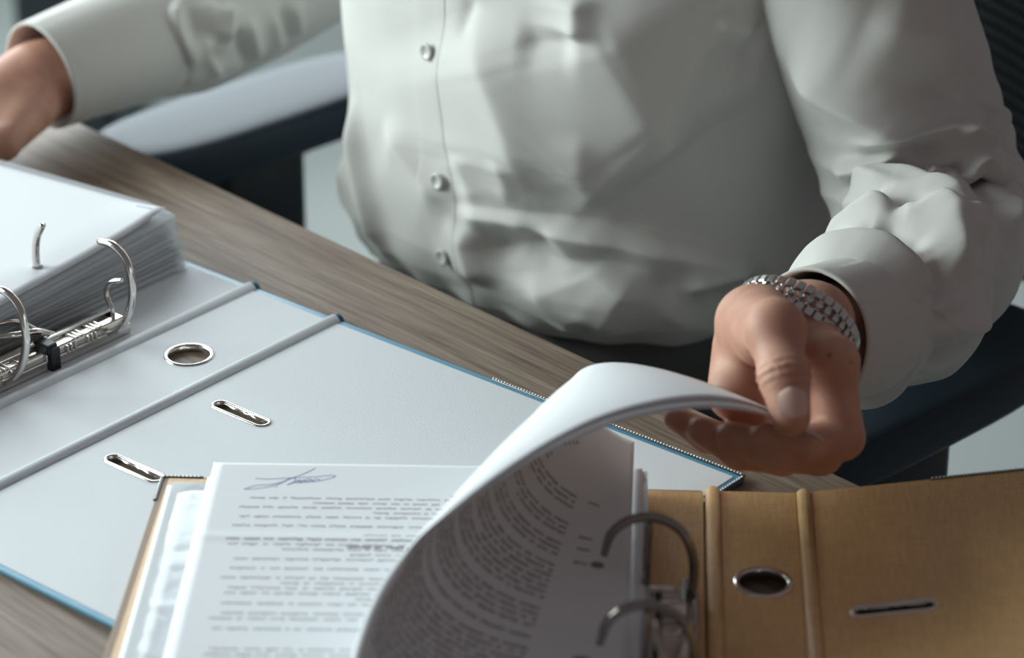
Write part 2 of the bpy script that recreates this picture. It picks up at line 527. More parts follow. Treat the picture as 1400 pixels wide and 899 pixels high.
# dark storage cabinet far behind, only a corner of it shows
cb = tag(empty('storage_cabinet', (-560, 2080, FLOOR)), 'black storage cabinet standing on the floor far behind the chair', 'cabinet')
box('cabinet_body', (0, 0, 260), (110, 420, 480), M['cabinet'], cb, 4)
for sy in (-1, 1):
    d = box('cabinet_door', (58, sy * 104, 260), (10, 200, 450), M['cabinet'], cb, 2)
    tube('handle', [(66, sy * 20, 330), (74, sy * 20, 330), (74, sy * 20, 230), (66, sy * 20, 230)], 3, M['nickel_satin'], d, n=12, seg=8, smooth_path=False)
for sx in (-1, 1):
    for sy in (-1, 1): box('foot', (sx * 42, sy * 190, 10), (20, 20, 20), M['cabinet'], cb, 2)

# ---------------------------------------------------------------- the desk
EDGE = np.array([0.689, -0.7248, 0.0])          # along the sitter's edge of the desk, towards his left
OUT = np.array([0.7248, 0.689, 0.0])            # from the desk towards the sitter
EPT = np.array([-60.0, 70.3, 0.0])              # a point on that edge
ang_e = math.atan2(EDGE[1], EDGE[0])
desk = tag(empty('desk', tuple(EPT), (0, 0, ang_e)), 'office desk with grey-brown wood-grain top under the two open binders', 'desk')
# local x = along the edge, local y = outwards to the sitter
box('desk_top', (-100, -410, -12.6), (1800, 820, 25), M['wood'], desk, 1.2)
for lx in (-940, 740):
    for ly in (-60, -760): box('desk_leg', (lx, ly, (FLOOR - 25) / 2), (50, 50, -FLOOR - 25), M['frame'], desk, 2)
box('desk_apron', (-100, -640, -175), (1630, 18, 300), M['wood'], desk, 1)

# ---------------------------------------------------------------- lever arch binders
def rib_geo(x, y0, y1, z, r=4.2, h=4.0, seg=12, base=0):
    """half-round hinge rib along y"""
    a = np.linspace(0, np.pi, seg)
    pro = np.stack([x + r * np.cos(a), z + h * np.sin(a)], 1)
    V = np.vstack([np.c_[pro[:, 0], np.full(seg, y), pro[:, 1]] for y in (y0, y1)])
    F = [[i, i + 1, seg + i + 1, seg + i] for i in range(seg - 1)]
    F += [list(range(seg))[::-1], [seg + i for i in range(seg)], [0, seg, 2 * seg - 1, seg - 1]]
    return V, F


def ring_eyelet(name, cx, cy, r, z, depth, mat, parent):
    V, F = lathe_geo([(r - 2.0, -depth), (r - 2.0, 0), (r - 1.4, 0.7), (r - 0.4, 0.9), (r + 0.5, 0.5), (r + 0.8, 0.0)], 48)
    return mesh_obj(name, V + np.array([cx, cy, z]), F, mat, parent)


def slot_eyelet(name, x0, x1, cy, r, z, depth, mat, parent):
    """stadium-shaped metal rim let into a slot, with the two sprung claws inside"""
    loops = []
    for dr, dz in ((-1.2, -depth), (-1.2, 0), (-0.6, 0.7), (0.4, 0.7), (0.8, 0.0)):
        loops.append([(p[0], p[1], z + dz) for p in stadium(x0 - dr, x1 + dr, cy, r + dr, 10)])
    n = len(loops[0]); V = np.array(loops).reshape(-1, 3)
    o = mesh_obj(name, V, grid_faces(n, len(loops), True), mat, parent)
    g = []
    xm = (x0 + x1) / 2
    # a zig-zag of bent spring tongue along the far flank
    zz = [(x0 + 6, 2.0), (xm - 4, 3.0), (xm - 1, 0.2), (xm + 2, 2.4), (xm + 5, 0.4), (xm + 8, 2.6), (x1 - 5, 2.8)]
    P = [(x, cy + r - 1.6 - q * 0.55, z - 0.4 + 0.12 * q) for x, q in zz]
    g.append(tube_geo(P, 0.75, len(P), 6, smooth_path=False))
    multi('claw', g, mat, o)
    return o


def bead_strip(name, x0, x1, y0, y1, z, parent, pitch=2.05):
    """pressed metal edge guard: a folded strip with a row of raised beads"""
    d = np.array([x1 - x0, y1 - y0]); L = np.linalg.norm(d); d = d / L; n = np.array([-d[1], d[0]])
    bm = bmesh.new()
    rot = Matrix.Rotation(math.atan2(d[1], d[0]), 3, 'Z')
    add_box(bm, ((x0 + x1) / 2, (y0 + y1) / 2, z), (L, 2.2, 1.2), 0.4, rot)
    o = bm_obj(name, bm, M['guard'], parent, True)
    bm = bmesh.new()
    for k in range(int(L / pitch)):
        p = np.array([x0, y0]) + d * (k + 0.5) * pitch
        bmesh.ops.create_icosphere(bm, subdivisions=1, radius=0.78, matrix=Matrix.Translation((p[0], p[1], z + 0.62)))
    bo = bm_obj('beading', bm, M['bead'], o, True)
    bo['kind'] = 'stuff'
    return o


def arch_part(name, pts, y, parent, r=2.3, mat=None):
    return tube(name, [(u, y, z) for u, z in pts], [r] * 8 + [r * 0.75], mat or M['nickel'], parent, 40, 12)


BL = (-103.5, 8.0, 0.3); BA = math.radians(-39.9)
blue = tag(empty('ring_binder', BL, (0, 0, BA)), 'open blue lever arch binder lined with white paper, lying flat on the desk', 'binder', 'binders')
SL = [(21, 62, -122), (21, 62, -203)]
# front cover (right), with slots
fc = holed_plate('front_cover', rect2(4, -318, 297, 0, 2), [stadium(a, b, y, 4.6) for a, b, y in SL], 0, 2.6, 0.8, M['blue'], blue)
holed_plate('lining', rect2(5, -314.5, 292.5, -5.0, 1), [stadium(a, b, y, 4.6) for a, b, y in SL], 2.5, 3.0, 0.1, M['lining'], fc)
for a, b, y in SL: slot_eyelet('slot_eyelet', a, b, y, 4.6, 3.0, 2.9, M['nickel'], fc)
# spine with its finger ring
sp = holed_plate('spine', rect2(-65, -318, -4, 0, 1), [circle2(-32, -90, 13.2)], 0, 2.6, 0.8, M['blue'], blue)
holed_plate('lining', rect2(-64.5, -314.5, -4.5, -5.0, 0.5), [circle2(-32, -90, 13.2)], 2.5, 3.0, 0.1, M['lining'], sp)
ring_eyelet('finger_ring', -32, -90, 13.8, 3.0, 2.9, M['nickel'], sp)
# back cover (left)
bc = holed_plate('back_cover', rect2(-366, -318, -73, 0, 2), [], 0, 2.6, 0.8, M['blue'], blue)
holed_plate('lining', rect2(-362, -314.5, -74, -5.0, 1), [], 2.5, 3.0, 0.1, M['lining'], bc)
for x in (0, -69):
    h = mesh_obj('hinge', *rib_geo(x, -316, -1.5, 0.4, 4.8, 5.4), M['lining'], blue)
    mesh_obj('hinge_end', *rib_geo(x + 0.3, -1.5, 1.8, 0.2, 4.6, 5.2), M['blue_dark'], h)
bead_strip('edge_guard', 121, 296.5, -0.6, -0.6, 2.8, fc)
bead_strip('edge_guard', 296.6, 296.6, -2, -60, 2.8, fc)
V, F = lathe_geo([(0.01, 1.2), (3.6, 1.0), (4.0, 0.0)], 16)

# the lever mechanism on the back cover
Z0 = 3.2
base = box('mechanism_base', (-97, -156, Z0 + 0.9), (35, 128, 1.6), M['nickel_satin'], blue, 0.6)
bm = bmesh.new()
add_box(bm, (-88, -156, Z0 + 6.0), (16, 126, 10), 1.6)
add_box(bm, (-79.6, -156, Z0 + 3.2), (1.6, 130, 6), 0.5)
bm_obj('channel', bm, M['nickel'], base)
bm = bmesh.new()
for yb in (-112, -126, -168, -182, -204):
    for k in range(3): add_box(bm, (-84.5, yb - 3.2 * k, Z0 + 11.3), (9, 1.7, 1.8), 0.6)
for yb in (-118, -134, -150, -176, -196):
    for k in range(3): add_box(bm, (-79.4, yb - 3.0 * k, Z0 + 7.6), (2.4, 1.5, 5), 0.5)
bm_obj('rib', bm, M['nickel'], base)['kind'] = 'stuff'
multi('axle', [tube_geo([(-90, -96, Z0 + 12), (-90, -218, Z0 + 12)], 1.9, 2, 10, False),
               tube_geo([(-97, -100, Z0 + 9), (-97, -214, Z0 + 9)], 1.5, 2, 10, False)], M['nickel'], base)
bm = bmesh.new()
add_box(bm, (-85, -151, Z0 + 9), (13, 8, 12), 1.2); add_box(bm, (-78, -151, Z0 + 6), (4, 7, 15), 1.2)
bm_obj('clip', bm, M['black'], base)
ARCH = [(-92, 12), (-79, 9.5), (-64, 22), (-56.7, 43), (-60.4, 61.6), (-70.3, 67.4), (-82.4, 66.5)]
for y in (-108, -188): arch_part('ring_arch', ARCH, y, blue)
POST = [(-133, 4), (-133, 25), (-133.5, 46), (-131, 57), (-125, 66)]
for y in (-112, -192): arch_part('ring_post', POST, y, blue, 2.4)
arch_part('compressor_hook', [(-89, 8), (-87, 16), (-91.5, 27), (-87.5, 34.5), (-77, 39.5)], -97, blue, 1.5)
lv = multi('lever', [tube_geo([(-94, -136, 14), (-92, -150, 22), (-96, -162, 23), (-112, -178, 22), (-128, -184, 24)], 2.0, 30, 10),
                     tube_geo([(-110, -136, 12), (-112, -150, 22), (-116, -166, 24), (-128, -184, 24)], 2.0, 30, 10)], M['nickel'], blue)
bm = bmesh.new(); add_box(bm, (-132, -178, 32), (18, 20, 3), 1.2, None)
bm_obj('lever_plate', bm, M['nickel_satin'], lv)
V, F = lathe_geo([(0.01, 0), (3.4, 0.2), (4.0, 1), (4.0, 6), (3.4, 6.8), (0.01, 7)], 20)
mesh_obj('roller', V + np.array([-112, -176, 26]), F, M['nickel'], lv)

# ---------------------------------------------------------------- pages and pockets
def sheet_geo(w, h, t, nx=18, ny=22, fn=None):
    """thin closed sheet x -w..0, y -h..0; fn(x, y) -> z"""
    xs = np.linspace(-w, 0, nx); ys = np.linspace(-h, 0, ny)
    X, Y = np.meshgrid(xs, ys)
    Z = fn(X, Y) if fn else np.zeros_like(X)
    top = np.stack([X, Y, Z + t], -1).reshape(-1, 3); bot = np.stack([X, Y, Z], -1).reshape(-1, 3)
    n = nx * ny
    F = [list(f) for f in grid_faces(nx, ny)] + [list(f[::-1] + n) for f in grid_faces(nx, ny)]
    per = [i for i in range(nx)] + [j * nx + nx - 1 for j in range(1, ny)] + [(ny - 1) * nx + i for i in range(nx - 2, -1, -1)] + [j * nx for j in range(ny - 2, 0, -1)]
    for a, b in zip(per, per[1:] + per[:1]): F.append([a, a + n, b + n, b])
    return np.vstack([top, bot]), F


def waves(seed, amp):
    r = np.random.default_rng(seed)
    k = r.uniform(0.008, 0.03, (4, 2)); p = r.uniform(0, 6.3, 4); a = r.uniform(0.3, 1, 4) * amp
    return lambda X, Y: sum(a[i] * np.sin(k[i, 0] * X + k[i, 1] * Y + p[i]) for i in range(4))


def pocket(parent_loc, rotz, z, seed, label, group, w=222, h=303, th=1.7, amp=0.35, insert=None, corner=None, film_t=0.25):
    e = tag(empty('document_pocket', parent_loc, (0, 0, rotz)), label, 'plastic pocket', group)
    wv = waves(seed, amp)
    cf = (lambda X, Y: z + wv(X, Y) + (corner(X, Y) if corner else 0))
    V, F = sheet_geo(w - 12, h - 6, th, 16, 20, lambda X, Y: cf(X - 14, Y - 3))
    mesh_obj('insert', V + np.array([-14, -3, 0]), F, insert or M['paper'], e)
    gs = [sheet_geo(w, h, film_t, 20, 26, lambda X, Y: cf(X, Y) - film_t - 0.1),
          sheet_geo(w, h, film_t, 20, 26, lambda X, Y: cf(X, Y) + th + 0.1)]
    multi('film', gs, M['film'], e)
    return e


def glyph_lines(rows, seed, xh=1.75, dens=1.0):
    """printed words as small marks: rows of (y, x_start, x_end); reading runs from x_start to x_end"""
    r = np.random.default_rng(seed); Q = []
    for y, xa, xb in rows:
        sgn = 1 if xb > xa else -1
        x = 0.0; L = abs(xb - xa)
        while x < L - 3:
            nl = int(r.integers(2, 12))
            for _ in range(nl):
                w = r.uniform(0.95, 1.7)
                hh = xh * r.uniform(0.75, 1.05); off = 0.0
                k = r.random()
                if k < 0.12: hh *= 1.35
                elif k < 0.2: off = -0.5
                if x + w > L: break
                x0, x1 = xa + sgn * x, xa + sgn * (x + w * 0.80)
                Q.append((min(x0, x1), max(x0, x1), y - off, y - off - hh))
                x += w
            x += r.uniform(1.6, 2.6) / dens
    return np.array(Q)


def glyph_mesh(name, Q, fn, mat, parent):
    """Q rectangles (x0, x1, ya, yb) mapped on a surface by fn(x, y) -> xyz"""
    c = np.stack([np.stack([Q[:, 0], Q[:, 2]], -1), np.stack([Q[:, 1], Q[:, 2]], -1), np.stack([Q[:, 1], Q[:, 3]], -1), np.stack([Q[:, 0], Q[:, 3]], -1)], 1)
    P = fn(c[..., 0].ravel(), c[..., 1].ravel())
    F = np.arange(len(P)).reshape(-1, 4)
    return mesh_obj(name, P, F, mat, parent, False)


ORD = ['topmost clear plastic pocket'] + [w + ' clear plastic pocket from the top' for w in ('second', 'third', 'fourth', 'fifth', 'sixth', 'seventh', 'eighth', 'ninth', 'tenth', 'eleventh')]
# stack in the blue binder -------------------------------------------------
def on_blue(u, v, z=0.3):
    ca, sa = math.cos(BA), math.sin(BA)
    return (BL[0] + ca * u + sa * v, BL[1] + sa * u - ca * v, z)


zz = 3.6
for k in range(11):
    fan = k / 10
    jx, jv, jr = RNG.uniform(-1.5, 1.5), RNG.uniform(-2.5, 2.5), RNG.uniform(-0.5, 0.5)
    low = k < 3
    fall = (lambda X, Y, f=fan: -3.5 * f * np.clip((X + 26) / 26, 0, 1) ** 2 + 1.4 * f * np.clip((Y + 40) / 40, 0, 1) ** 2)
    pocket(on_blue(-116.5 + jx - 13.0 * fan, 7 + jv - (0 if low else 2.5), 0.3), BA + math.radians(jr + 7.0 * fan ** 1.2), zz, 100,
           ORD[10 - k] + ' in the thick stack on the blue binder rings', 'pockets stacked on the blue binder rings',
           h=297 if low else 304, th=1.9, amp=0.25, insert=M['paper_shaded'] if low else M['paper'], corner=fall)
    zz += 2.95
TOPZ = zz + 0.3
# the loose top sheet, turned a little, its near-hinge corner lifting
rot_top = BA + math.radians(7.6)
ts_loc = on_blue(-132.5, 9, 0.3)
ts = tag(empty('paper_sheet', ts_loc, (0, 0, rot_top)), 'blank white sheet topping the stack in the blue binder, pierced by a ring post', 'paper')
lift = lambda X, Y: TOPZ + 0.4 + 2.6 * np.clip(1 - np.hypot(X, Y) / 45, 0, 1) ** 2 - 1.6 * np.clip((X + 20) / 20, 0, 1) * np.clip(-Y / 80, 0, 1)
V, F = sheet_geo(210, 297, 0.3, 30, 40, lift)
mesh_obj('sheet', V, F, M['paper'], ts)
# punched hole round the post
V, F = lathe_geo([(2.5, 0.0), (3.3, 0.08), (3.3, 0.0)], 20)
hx, hy = np.array(on_blue(-133, 112)[:2]) - np.array(ts_loc[:2])
ca, sa = math.cos(-rot_top), math.sin(-rot_top)
mesh_obj('punched_hole', V + np.array([ca * hx - sa * hy, sa * hx + ca * hy, TOPZ + 0.45]), F, M['ink'], ts)
gl = np.array([[-6 - 2.2 * k, -7.6 - 2.2 * k, -4.0, -5.2] for k in range(6)]); gl[:, [0, 1]] = gl[:, [1, 0]]
glyph_mesh('print_mark', gl, lambda x, y: np.stack([x, y, lift(x, y) + 0.36], -1), M['pen'], ts)

# ---------------------------------------------------------------- the orange binder
OL = (105.0, -208.0, 6.2); OA = math.radians(-3.0)
org = tag(empty('ring_binder', OL, (0, 0, OA)), 'open orange-tan lever arch binder with linen grain, lying across the blue one', 'binder', 'binders')
lc = holed_plate('back_cover', rect2(-290, -318, -5, 0, 2), [], 0, 2.6, 0.8, M['orange_edge'], org)
holed_plate('lining', rect2(-286, -315, -5, -2.5, 1), [], 2.5, 2.9, 0.1, M['orange'], lc)
so = holed_plate('spine', rect2(4, -318, 43.5, 0, 1), [circle2(24, -91, 13.2)], 0, 2.6, 0.8, M['orange'], org)
ring_eyelet('finger_ring', 24, -91, 13.9, 2.6, 2.6, M['nickel'], so)
for x in (0, 47.5): mesh_obj('hinge', *rib_geo(x, -318, 0, 0.4, 4.3, 4.8), M['orange'], org)
TILT = math.radians(-8.5)
rc = holed_plate('front_cover', rect2(4, -318, 294, 0, 2), [stadium(a - 2, b - 2, y, 4.6) for a, b, y in SL], 0, 2.6, 0.8, M['orange'], org)
rc.location = (47.5 * MM, 0, 0.4 * MM); rc.rotation_euler = (0, TILT, 0)
for a, b, y in SL: slot_eyelet('slot_eyelet', a - 2, b - 2, y, 4.6, 2.6, 2.6, M['nickel'], rc)
bead_strip('edge_guard', 66, 293, -0.5, -0.5, 2.6, rc)
bead_strip('edge_guard', 293.4, 293.4, -2, -60, 2.6, rc)
bead_strip('edge_guard', -289.5, -268, -0.5, -0.5, 2.6, lc)
bead_strip('edge_guard', -289.6, -289.6, -1, -26, 2.6, lc)
# its mechanism
ob = box('mechanism_base', (-24, -166, 3.6), (34, 118, 1.6), M['nickel_satin'], org, 0.6)
bm = bmesh.new()
add_box(bm, (-20, -166, 6.5), (18, 112, 6), 1.5); add_box(bm, (-9.5, -166, 7), (2.2, 116, 9), 0.8); add_box(bm, (-26, -113, 7.5), (14, 5, 8), 1)
bm_obj('channel', bm, M['nickel'], ob)
bm = bmesh.new()
for yb in (-112, -128, -146, -176, -206):
    for k in range(3): add_box(bm, (-20, yb - 3.4 * k, 10), (12, 1.8, 2), 0.6)
bm_obj('rib', bm, M['nickel'], ob)['kind'] = 'stuff'
multi('axle', [tube_geo([(-15, -106, 11), (-15, -220, 11)], 2.0, 2, 10, False), tube_geo([(-27, -110, 8.5), (-27, -216, 8.5)], 1.6, 2, 10, False)], M['nickel'], ob)
OARCH = [(-20, 4), (-13.5, 6), (-11, 27), (-18, 45), (-30.5, 51.5), (-42.7, 49.5), (-51.0, 42), (-54.5, 30)]
for y in (-115, -195): arch_part('ring_arch', OARCH, y, org, 2.4, M['nickel_dark_reflect'])
for y in (-116, -196): arch_part('ring_post', [(-34, 3), (-34, 15), (-33.6, 36), (-33, 49)], y, org, 2.2, M['nickel_dark_reflect'])
lv2 = multi('lever', [tube_geo([(-14, -148, 10), (-13, -160, 20), (-16, -190, 24), (-20, -212, 22)], 2.0, 24, 10),
                      tube_geo([(-28, -148, 10), (-29, -160, 20), (-26, -190, 24), (-20, -212, 22)], 2.0, 24, 10)], M['nickel'], org)
V, F = lathe_geo([(0.01, -7), (3.6, -6.8), (4.2, -6), (4.2, 6), (3.6, 6.8), (0.01, 7)], 20)
V = V[:, [2, 1, 0]] + np.array([-21, -140, 15])
mesh_obj('roller', V, F, M['nickel'], lv2)
multi('bolt', [(lathe_geo([(3.6, 0), (3.4, 1.6), (2.4, 2.4), (0.01, 2.6)], 16)[0] + np.array([x, y, 9.4]), lathe_geo([(3.6, 0), (3.4, 1.6), (2.4, 2.4), (0.01, 2.6)], 16)[1]) for x, y in ((-25, -128), (-17, -150))], M['nickel'], ob)


def on_org(x, y, z=0.0):
    ca, sa = math.cos(OA), math.sin(OA)
    return (OL[0] + ca * x - sa * y, OL[1] + sa * x + ca * y, OL[2] + z)


# pockets and pages lying on its left cover
zz = 3.4
for k in range(5):
    jx, jy, jr = RNG.uniform(-1, 1), RNG.uniform(-1.5, 1.5), RNG.uniform(-0.3, 0.3)
    pocket(on_org(-37 + jx - (12 if k == 0 else 2.2 - 1.1 * k), -3 + jy + (-4 if k == 0 else 0), 0), OA + math.radians(jr + 1.2), zz, 200,
           ORD[4 - k] + ' in the stack on the orange binder' if k else 'lowest plastic pocket of the stack on the orange binder, jutting out past the others', 'pockets stacked on the orange binder',
           w=233 if k == 0 else 224, th=1.6, amp=0.3, insert=M['paper'])
    zz += 2.35
PZ = zz + 0.35
pg_loc = on_org(-37, -2, 0); pg_rot = OA + math.radians(1.3)
page = tag(empty('printed_page', pg_loc, (0, 0, pg_rot)), 'printed page signed in blue pen, lying on top of the stack in the orange binder', 'paper')
cr = lambda X, Y: PZ + 0.5 * np.exp(-((Y + 76) / 3.0) ** 2) + waves(31, 0.25)(X, Y)
V, F = sheet_geo(224, 303, 0.25, 40, 120, cr)
mesh_obj('sheet', V, F, M['paper'], page)
rows = []; y = -36.0; r_ = np.random.default_rng(5); k = 0
pat = [1, 0, 1, 0, 1, 2, 1, 2, 0, 1, 1, 0, 3, 1, 2, 1, 2, 1, 0, 1, 1, 0, 1, 2, 1, 1, 2, 1, 2, 2, 0, 1, 1, 1, 0, 1, 2, 1, 1, 0, 1, 1, 2, 1, 0, 1, 1, 1, 0, 1, 1]
rows.append((-32.0, -22, -100))
for c in pat:
    if y < -290: break
    if c == 1: rows.append((y, -22, -207 + r_.uniform(-2, 3)))
    elif c == 0: rows.append((y, -22, -120 - r_.uniform(0, 60)))
    elif c == 3: rows.append((y, -22, -150))
    y -= 4.75 if c != 2 else 4.2
glyph_mesh('printed_text', glyph_lines(rows, 11, 1.5), lambda x, y: np.stack([x, y, cr(x, y) + 0.32], -1), M['ink_light'], page)
yb = -84.0
glyph_mesh('bold_heading', glyph_lines([(yb, -60, -148)], 12, 2.2, 1.4), lambda x, y: np.stack([x, y, cr(x, y) + 0.34], -1), M['ink'], page)


def pen_stroke(pts, w, n=60):
    P = catmull(np.array(pts, float), n)
    T = np.gradient(P, axis=0); T /= np.linalg.norm(T, axis=1)[:, None] + 1e-9
    Nn = np.c_[-T[:, 1], T[:, 0]] * w
    A = np.vstack([P + Nn, P - Nn]); A3 = np.c_[A, cr(A[:, 0], A[:, 1]) + 0.34]
    return A3, [[i, i + 1, n + i + 1, n + i] for i in range(n - 1)]


# the signature (local page mm; the page's own up is towards the camera)
SG = [
    [(-206, -23.5), (-196, -18.5), (-182, -16.5), (-172, -13.0), (-164, -7.5), (-160, -10.5), (-167, -17), (-160, -13), (-152, -10.5), (-148, -8.0)],
    [(-206, -23.5), (-199, -23.2), (-186, -20.4), (-176, -16.5), (-165, -8.5), (-152, -0.5), (-144, 6.0)],
    [(-198, -8.8), (-186, -9.4), (-172, -8.2), (-158, -7.0), (-140, -5.5), (-128, -3.5), (-124, -4.5), (-130, -8.0), (-142, -12.0), (-152, -13.2), (-158, -14.5)],
    [(-160, -14.5), (-157, -10), (-155.5, -13.5), (-152, -9.8), (-150.5, -13.2), (-146, -9), (-145, -12.2), (-141, -8.6), (-137, -10.5)],
    [(-176, -19.5), (-178, -20.5)],
]
# scale the drawing to the space it fills on the page
SGn = []
for st in SG:
    a = np.array(st, float)
    SGn.append(np.c_[-205 + (a[:, 0] + 206) * 0.56, -28 + (a[:, 1] + 23.5) * 0.78])
multi('signature', [pen_stroke(s, 0.28) for s in SGn], M['pen'], page, False)

# ---------------------------------------------------------------- the sheets curled over by the hand
FREE = np.array([(161,-253,60.5),(130,-269.5,84),(107,-288,98.5),(80,-310.5,109.8),(51.6,-326.7,112.5),(24,-343,109),(-3.4,-359,100),(-27,-375,89.7),(-43.3,-391.5,82.6),(-56.2,-407.6,72),(-63.5,-424,59),(-67,-443,47)], float)
# control handles of the page curl, far edge -> near edge of the sheet
TK   = np.array([0.0, 0.25, 0.5, 0.75, 1.0])
K1   = np.array([48., 70., 100., 128., 150.])     # how far the sheet runs flat from the rings
P2X  = np.array([12., -24., -62., -72., -74.])     # handle of the raised half, sideways
P2Y  = np.array([-150., -250., -340., -412., -470.])
P2Z  = np.array([98., 121., 120., 90., 48.])
BZ   = np.array([31., 31., 28., 25., 22.])


def curl(s, t, lift=0.0):
    """point of the lifted sheet; s 0..1 from rings to free edge, t 0..1 from far to near edge"""
    s = np.asarray(s, float); t = np.asarray(t, float)
    d = np.r_[0, np.cumsum(np.linalg.norm(np.diff(FREE, axis=0), axis=1))]; d /= d[-1]
    tt = np.linspace(0, 1, 60); Fc = catmull(FREE, 60)
    dd = np.r_[0, np.cumsum(np.linalg.norm(np.diff(Fc, axis=0), axis=1))]; dd /= dd[-1]
    F = np.stack([np.interp(t, dd, Fc[:, i]) for i in range(3)], -1)
    sm = lambda A: np.interp(t, np.linspace(0, 1, 41), catmull(np.c_[TK, A], 41)[:, 1])
    by = -196 - 297 * t
    B = np.stack([64 - 0.0523 * 297 * t, by, sm(BZ)], -1)
    P1 = B + np.stack([-sm(K1), 8 + 0 * t, -4 + 20 * np.clip(1 - t / 0.3, 0, 1)], -1)
    P2 = np.stack([sm(P2X), sm(P2Y), sm(P2Z)], -1)
    s = s[..., None]
    P = (1 - s) ** 3 * B + 3 * s * (1 - s) ** 2 * P1 + 3 * s * s * (1 - s) * P2 + s ** 3 * F
    return P

NS, NT = 60, 70
S_, T_ = np.meshgrid(np.linspace(0, 1, NS), np.linspace(0, 1, NT))


def curl_at(s, t, off):
    """point on the curl moved by off along its inner (printed) side's normal"""
    e = 1e-3
    P = curl(s, t)
    ds = curl(np.clip(s + e, 0, 1), t) - curl(np.clip(s - e, 0, 1), t)
    dt = curl(s, np.clip(t + e, 0, 1)) - curl(s, np.clip(t - e, 0, 1))
    n = np.cross(ds, dt); n /= np.linalg.norm(n, axis=-1)[..., None] + 1e-12
    return P + n * np.asarray(off)[..., None]


for k in range(4):
    e = tag(empty('paper_sheet'), ['innermost curled sheet held by the hand, its inner side covered in printed lines', 'second curled sheet from the inside of the bundle held by the hand', 'third curled sheet from the inside of the bundle held by the hand', 'outermost curled sheet held by the hand, its blank white back upwards'][k], 'paper', 'sheets turned over by the hand')
    sh = 0.995 - 0.012 * k + 0.01 * (k % 2)
    o0 = -0.75 * k
    w1 = o0 + 0.10 * np.sin(7 * T_ + k) * S_
    A = curl_at(S_ * sh, np.clip(T_ * (0.998 - 0.006 * k) + 0.006 * k, 0, 1), w1)
    B = curl_at(S_ * sh, np.clip(T_ * (0.998 - 0.006 * k) + 0.006 * k, 0, 1), w1 - 0.30)
    n = NS * NT
    F = [list(f) for f in grid_faces(NS, NT)] + [list(f[::-1] + n) for f in grid_faces(NS, NT)]
    per = [i for i in range(NS)] + [j * NS + NS - 1 for j in range(1, NT)] + [(NT - 1) * NS + i for i in range(NS - 2, -1, -1)] + [j * NS for j in range(NT - 2, 0, -1)]
    for a, b in zip(per, per[1:] + per[:1]): F.append([a, a + n, b + n, b])
    mesh_obj('sheet', np.vstack([A.reshape(-1, 3), B.reshape(-1, 3)]), F, M['paper'], e)
    if k == 0:
        r_ = np.random.default_rng(9); rows = []
        y = 34.0
        while y < 290:
            c = r_.random()
            if 62 < y < 70 or 84 < y < 90: pass
            elif y < 62: rows.append((y, 62 + r_.uniform(0, 4), 62 + r_.uniform(30, 128)))
            elif c < 0.16: pass
            elif c < 0.3: rows.append((y, 33, 33 + r_.uniform(40, 120)))
            else: rows.append((y, 33, 190 + r_.uniform(-3, 3)))
            y += 4.55
        for yy in (30, 33, 36.5, 40): rows.append((yy, 44 + (yy - 30), 48 + (yy - 30)))
        for yy in (70, 100, 110, 122): rows.append((yy, 18, 26))
        Q = glyph_lines(rows, 21, -1.8, 1.0)
        # page millimetres to sheet coordinates
        glyph_mesh('printed_text', Q, lambda x, y: curl_at(np.clip(x / 210, 0, 1), np.clip(y / 297, 0, 1), np.full(len(x), 0.12)), M['ink'], e)
        hole = [(np.cos(a) * 3, np.sin(a) * 3) for a in np.linspace(0, 2 * np.pi, 16, endpoint=False)]
        for yy in (122, 202):
            vv = np.array([(13.5 + a, yy + c) for a, c in hole])
            mesh_obj('punched_hole', curl_at(vv[:, 0] / 210, vv[:, 1] / 297, np.full(len(vv), 0.2)), [list(range(16))], M['ink'], e, False)

# ---------------------------------------------------------------- the office chair
# local x = sitter's left, local y = towards the back, z = 0 at desk height
chair = tag(empty('office_chair', (75, 285, 0), (0, 0, ang_e)), 'black office chair with navy padded armrests and a mesh back, under the seated person', 'chair')
PX = -12


def pad_geo(cx, y0, y1, hw, z1, th, n=48):
    """armrest pad: rounded at both ends, soft top edge, thick at the rim"""
    a = np.linspace(0, 2 * np.pi, n, endpoint=False)
    cy, hy = (y0 + y1) / 2, (y1 - y0) / 2
    e = 2.0 / 3.4
    ox = np.sign(np.cos(a)) * np.abs(np.cos(a)) ** e * hw
    oy = np.sign(np.sin(a)) * np.abs(np.sin(a)) ** e * hy
    prof = [(0.02, 1.5), (0.5, 1.2), (0.8, 0.4), (0.93, -1.0), (0.985, -4.0), (1.0, -9.0), (0.99, -th + 5), (0.95, -th + 1), (0.85, -th), (0.02, -th)]
    V = np.vstack([np.c_[cx + ox * s, cy + oy * (1 - (1 - s) * hw / hy) if s > 0.3 else cy + oy * s, np.full(n, z1 + dz)] for s, dz in prof])
    return V, [list(f) for f in grid_faces(n, len(prof), True)] + [list(range(n))[::-1]]


for sx in (-1, 1):
    cx = PX + sx * 306
    arm = mesh_obj('armrest', *pad_geo(cx, -200, 72, 47, -45, 32), M['leather'], chair)
    bm = bmesh.new()
    add_box(bm, (cx - sx * 1, -82, -215), (68, 80, 300), 10, None, 3)
    add_box(bm, (cx - sx * 4, -82, -80), (56, 96, 10), 4, None, 2)
    bm_obj('armrest_post', bm, M['chair_black'], arm, True)
    box('armrest_bracket', (cx - sx * 70, -40, -360), (170, 60, 12), M['chair_black'], arm, 4)
# seat cushion
V, F = pad_geo(PX, -230, 230, 245, -302, 70, 64)
mesh_obj('seat', V, F, M['leather'], chair)
box('seat_pan', (PX, 0, -385), (420, 400, 22), M['chair_black'], chair, 8)
